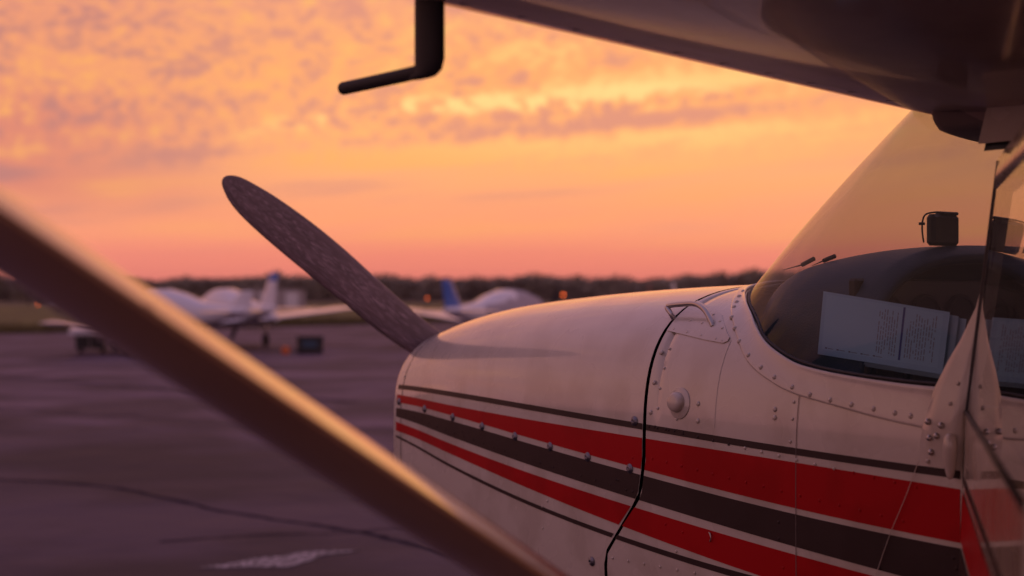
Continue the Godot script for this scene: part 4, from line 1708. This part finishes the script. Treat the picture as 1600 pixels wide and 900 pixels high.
# ------------------------------------------------------------------ things across the apron
func far_airplane(label: String, at: Vector3, turn: float, o: Dictionary, group := "airplanes parked across the apron") -> Node3D:
	var P := thing("parked_airplane", label, "airplane", at, turn, group)
	var body: Material = o.get("body", M.white)
	var L: float = o.get("length", 6.5)
	var k := L / 6.5
	var up: float = o.get("height", 1.0)
	# nose at -z
	var secs := []
	for s in [[-2.35, 0.98, 0.16, 0.16], [-2.25, 1.0, 0.3, 0.26], [-1.7, 1.05, 0.46, 0.38], [-1.0, 1.08, 0.54, 0.5], [-0.6, 1.1, 0.58, 0.56], [0.0, 1.12, 0.6, 0.74], [0.7, 1.12, 0.59, 0.76], [1.4, 1.12, 0.52, 0.62], [2.2, 1.14, 0.38, 0.36], [3.2, 1.2, 0.22, 0.2], [4.1, 1.26, 0.08, 0.1]]:
		secs.append(ring(s[0] * k, 0, s[1] * up, s[2], s[3], s[2] * 0.85, 2.4, 28))
	part(P, "fuselage", loft(secs), body)
	# dark cabin windows standing just proud of the skin
	if not o.get("covered", false):
		var glass := []
		for z: float in [-0.55, -0.35, 0.0, 0.5, 0.9, 1.15]:
			var f := smoothstep(-0.6, 0.0, z) * (1.0 - smoothstep(0.7, 1.3, z))
			glass.append(ring(z * k, 0, 1.2 * up, 0.45 + 0.135 * f, 0.4 + 0.2 * f, 0.0, 2.4, 28))
		part(P, "cabin_glass", loft(glass), M.tinted)
		part(P, "cabin_roof", loft([ring(-0.1 * k, 0, 1.66 * up, 0.36, 0.16, 0.05, 2.6, 20), ring(0.3 * k, 0, 1.68 * up, 0.42, 0.2, 0.05, 2.6, 20), ring(0.9 * k, 0, 1.64 * up, 0.4, 0.18, 0.05, 2.6, 20), ring(1.4 * k, 0, 1.55 * up, 0.3, 0.16, 0.1, 2.6, 20)]), body)
	var span: float = o.get("span", 4.4)
	var rise: float = o.get("dihedral", 1.0)
	for side: float in [-1.0, 1.0]:
		var w := []
		for s in [[0.3, -0.5, 1.0, 0.11, 0.0], [1.4, -0.48, 0.98, 0.1, 0.09], [span - 0.3, -0.4, 0.9, 0.07, 0.4], [span, -0.25, 0.8, 0.02, 0.44]]:
			w.append(foil_ring(Vector3(side * s[0], 0.82 * up + s[4] * rise, s[1]), Vector3(side * s[0], 0.82 * up + s[4] * rise, s[2]), Vector3.UP * s[3]))
		part(P, "wing", loft(w), body)
		var t := []
		for s in [[0.05, 3.35, 4.1, 0.05], [1.5, 3.5, 4.05, 0.03], [1.6, 3.6, 4.0, 0.01]]:
			t.append(foil_ring(Vector3(side * s[0], 1.25 * up, s[1] * k), Vector3(side * s[0], 1.25 * up, s[2] * k), Vector3.UP * s[3]))
		part(P, "tailplane", loft(t), body)
	var ft: float = o.get("fin_top", 2.4)
	var y0 := 1.2 * up
	var split := lerpf(y0, ft, o.get("fin_split", 0.75))
	var line := func(y: float) -> Array: return foil_ring(Vector3(0, y, lerpf(3.0, 3.75, (y - y0) / (ft - y0)) * k), Vector3(0, y, lerpf(4.05, 4.3, (y - y0) / (ft - y0)) * k), Vector3.RIGHT * 0.06, 16)
	var fin := part(P, "fin", loft([line.call(y0), line.call((y0 + split) / 2), line.call(split)]), o.get("fin", M.white))
	part(fin, "fin_tip", loft([line.call(split), line.call((split + ft) / 2), line.call(ft - 0.04), line.call(ft).map(func(p): return p.lerp(Vector3(0, ft, 4.05 * k), 0.4))]), o.get("tip", M.blue))
	# engines
	var engines: Array = [[0.0, -2.35 * k, 0.98 * up]]
	if o.get("twin", false):
		engines = [[-1.45, -1.55, 1.0 * up], [1.45, -1.55, 1.0 * up]]
		for e in engines:
			part(P, "nacelle", loft([ring(e[1], e[0], e[2], 0.2, 0.2, 0.2, 2.4, 24), ring(e[1] + 0.12, e[0], e[2], 0.36, 0.32, 0.3, 2.6, 24), ring(e[1] + 0.8, e[0], e[2] + 0.02, 0.4, 0.36, 0.36, 2.6, 24), ring(e[1] + 1.7, e[0], e[2], 0.34, 0.26, 0.3, 2.4, 24), ring(e[1] + 2.6, e[0], e[2] - 0.06, 0.1, 0.06, 0.1, 2.2, 24)]), body)
	for e in engines:
		part(P, "spinner", loft([ring(e[1] + 0.02, e[0], e[2], 0.14, 0.14, 0.14, 2.0, 20), ring(e[1] - 0.12, e[0], e[2], 0.12, 0.12, 0.12, 2.0, 20), ring(e[1] - 0.26, e[0], e[2], 0.06, 0.06, 0.06, 2.0, 20), ring(e[1] - 0.32, e[0], e[2], 0.006, 0.006, 0.006, 2.0, 20)]), body)
		for q: float in [1.15, 1.15 + PI]:
			var d := Vector3(cos(q), sin(q), 0)
			var side := Vector3(-sin(q), cos(q), 0)
			var rows := []
			for s in [[0.08, 0.05], [0.3, 0.065], [0.6, 0.075], [0.85, 0.06], [0.92, 0.02]]:
				var c: Vector3 = Vector3(e[0], e[2], e[1] - 0.1) + d * s[0]
				rows.append(foil_ring(c - side * s[1] - Vector3(0, 0, 0.02), c + side * s[1] + Vector3(0, 0, 0.02), Vector3(0, 0, 0.012), 12))
			part(P, "propeller_blade", loft(rows), M.black)
	# undercarriage
	for w in [[0.0, -1.75 * k], [-1.4, 0.35], [1.4, 0.35]]:
		var st := begin()
		bar(st, Vector3(w[0], 0.2, w[1]), Vector3(w[0], 0.9 * up, w[1] + 0.05), 0.05, 10)
		var leg := part(P, "gear_leg", finish(st), M.steel)
		part(leg, "wheel", tyre(0.21, 0.16), M.rubber, Transform3D(Basis.IDENTITY, Vector3(w[0], 0.21, w[1])))
	return P


func make_background() -> void:
	far_airplane("white low wing twin engine airplane seen from behind with a blue tipped fin", Vector3(16.0, 0, -40.1), 0.0, {"twin": true, "span": 4.6, "length": 6.3, "fin_top": 2.3, "fin_split": 0.78, "height": 0.98})
	far_airplane("white airplane hidden behind the near strut, only its wing tip showing at left", Vector3(12.8, 0, -37.4), deg_to_rad(25), {"span": 4.0, "length": 5.6, "fin_top": 1.75, "tip": M.white, "height": 0.94, "dihedral": 0.3})
	var C := far_airplane("parked airplane with a blue fin and a grey cloth cover over its cabin", Vector3(23.0, 0, -34.0), deg_to_rad(-65.6), {"span": 4.2, "length": 6.0, "fin_top": 2.08, "fin": M.blue, "fin_split": 0.8, "tip": M.blue, "covered": true, "height": 0.94})
	part(C, "cabin_cover", loft([ring(-1.5, 0, 1.1, 0.4, 0.32, 0.2, 2.4), ring(-1.1, 0, 1.1, 0.56, 0.5, 0.3, 2.4), ring(-0.4, 0, 1.1, 0.62, 0.68, 0.3, 2.3), ring(0.2, 0, 1.1, 0.63, 0.73, 0.3, 2.2), ring(0.9, 0, 1.1, 0.6, 0.63, 0.3, 2.2), ring(1.6, 0, 1.1, 0.5, 0.42, 0.26, 2.2), ring(2.1, 0, 1.1, 0.4, 0.3, 0.2, 2.2)]), M.fabric_cover)
	far_airplane("small white airplane far off beyond the grass at left", Vector3(49.5, 0, -158), deg_to_rad(70), {"span": 4.6, "length": 6.6, "fin_top": 2.2, "tip": M.white}, "airplanes far off on the field")
	far_airplane("far airplane with a red fin behind the cowling", Vector3(108, 0, -127), deg_to_rad(-40), {"span": 4.6, "length": 7.0, "fin_top": 3.1, "fin": M.tail_red, "tip": M.tail_red, "body": M.white}, "airplanes far off on the field")
	far_airplane("far white airplane right of the red finned one", Vector3(99.5, 0, -110), deg_to_rad(-70), {"span": 4.6, "length": 7.0, "fin_top": 3.0, "tip": M.white}, "airplanes far off on the field")
	# low hangar beyond the grass
	var H := thing("hangar", "low pale hangar with a shallow roof beyond the grass", "building", Vector3(84.8, 0, -181), deg_to_rad(-25))
	part(H, "wall", box(Vector3(9.0, 2.5, 7.0), 0.02, Vector3(0, 1.25, 0)), M.shed)
	var st := begin()
	var g := []
	for x: float in [-4.7, 0.0, 4.7]:
		g.append([Vector3(x, 2.5 + (0.65 if x == 0.0 else 0.0), -3.8), Vector3(x, 2.5 + (0.65 if x == 0.0 else 0.0), 3.8), Vector3(x, 2.62 + (0.65 if x == 0.0 else 0.0), 3.8), Vector3(x, 2.62 + (0.65 if x == 0.0 else 0.0), -3.8), Vector3(x, 2.5 + (0.65 if x == 0.0 else 0.0), -3.8)])
	grid(st, g)
	part(H, "roof", finish(st), M.roof)
	for k in 4:
		part(H, "door_leaf", box(Vector3(1.7, 2.1, 0.08), 0.01, Vector3(-2.6 + 1.75 * k, 1.06, 3.56)), M.white if k % 2 else M.shed)
	# small cart with a white lid
	var K := thing("ground_cart", "small dark ground cart with a sloping white lid left of the strut", "cart", Vector3(11.0, 0, -37.45), deg_to_rad(-28))
	part(K, "lid", loft([ring(-0.4, 0, 0.62, 0.55, 0.1, 0.06, 6.0), ring(0.0, 0, 0.64, 0.57, 0.13, 0.08, 6.0), ring(0.42, 0, 0.6, 0.57, 0.08, 0.07, 6.0)]), M.white)
	part(K, "cabinet", box(Vector3(0.86, 0.42, 0.6), 0.02, Vector3(0, 0.33, 0)), M.shed)
	for x: float in [-0.21, 0.21]:
		part(K, "cabinet_door", box(Vector3(0.38, 0.36, 0.03), 0.008, Vector3(x, 0.32, 0.31)), M.black)
	for x: float in [-0.3, 0.3]:
		for z: float in [-0.2, 0.2]:
			part(K, "wheel", tyre(0.1, 0.06), M.rubber, Transform3D(Basis.IDENTITY, Vector3(x, 0.1, z)))
	# dark crate and orange chock by the twin's wheels
	var X := thing("equipment_crate", "dark equipment crate on the apron right of the twin's wheels", "crate", Vector3(16.0, 0, -33.9), deg_to_rad(-24))
	part(X, "case", box(Vector3(0.72, 0.42, 0.5), 0.02, Vector3(0, 0.23, 0)), M.black)
	part(X, "lid", box(Vector3(0.75, 0.05, 0.53), 0.01, Vector3(0, 0.465, 0)), M.dark)
	part(X, "label_plate", box(Vector3(0.4, 0.18, 0.01), 0.002, Vector3(-0.02, 0.27, 0.256)), M.glare)
	var W := thing("wheel_chock", "orange wheel chock beside the dark crate under the twin airplane", "chock", Vector3(15.25, 0, -33.9), deg_to_rad(-24))
	part(W, "block", loft([ring(-0.12, 0, 0.09, 0.1, 0.09, 0.09, 3.0), ring(0.0, 0, 0.1, 0.12, 0.12, 0.1, 3.0), ring(0.12, 0, 0.09, 0.1, 0.09, 0.09, 3.0)]), M.orange)
	part(W, "rope", tube(smooth_path([Vector3(0.1, 0.24, 0), Vector3(0.3, 0.05, 0.1), Vector3(0.5, 0.02, 0.0)], 5), 0.012, 6), M.tar)
	# field lamps
	for l in [[Vector3(68.4, 0, -235.3), 0.12, 0.2, "low orange field lamp at the far left edge of the grass"], [Vector3(71.2, 0, -233.5), 0.1, 0.14, "low orange field lamp right of the leftmost one"], [Vector3(88.2, 0, -117.7), 1.6, 0.2, "orange lamp on a short post just above the cowling"], [Vector3(102.7, 0, -168.6), 1.15, 0.18, "dim orange lamp beside the blue finned airplane"]]:
		var F := thing("field_lamp", l[3], "lamp", l[0], 0.0, "orange lamps on the field")
		st = begin()
		bar(st, Vector3(0, -0.02, 0), Vector3(0, l[1], 0), 0.05, 8)
		part(F, "post", finish(st), M.dark)
		var ball := SphereMesh.new()
		ball.radius = l[2] / 2.0
		ball.height = l[2]
		ball.radial_segments = 16
		ball.rings = 8
		part(F, "lamp_globe", ball, M.lamp, Transform3D(Basis.IDENTITY, Vector3(0, l[1] + l[2] / 2.0, 0)))
		var light := OmniLight3D.new()
		light.name = "glow"
		light.light_color = Color(1.0, 0.5, 0.2)
		light.light_energy = 0.6
		light.light_size = 0.1
		light.omni_range = 20.0
		light.omni_attenuation = 2.0
		light.shadow_enabled = true
		light.position = Vector3(0, l[1] + l[2] / 2.0, 0)
		F.add_child(light)
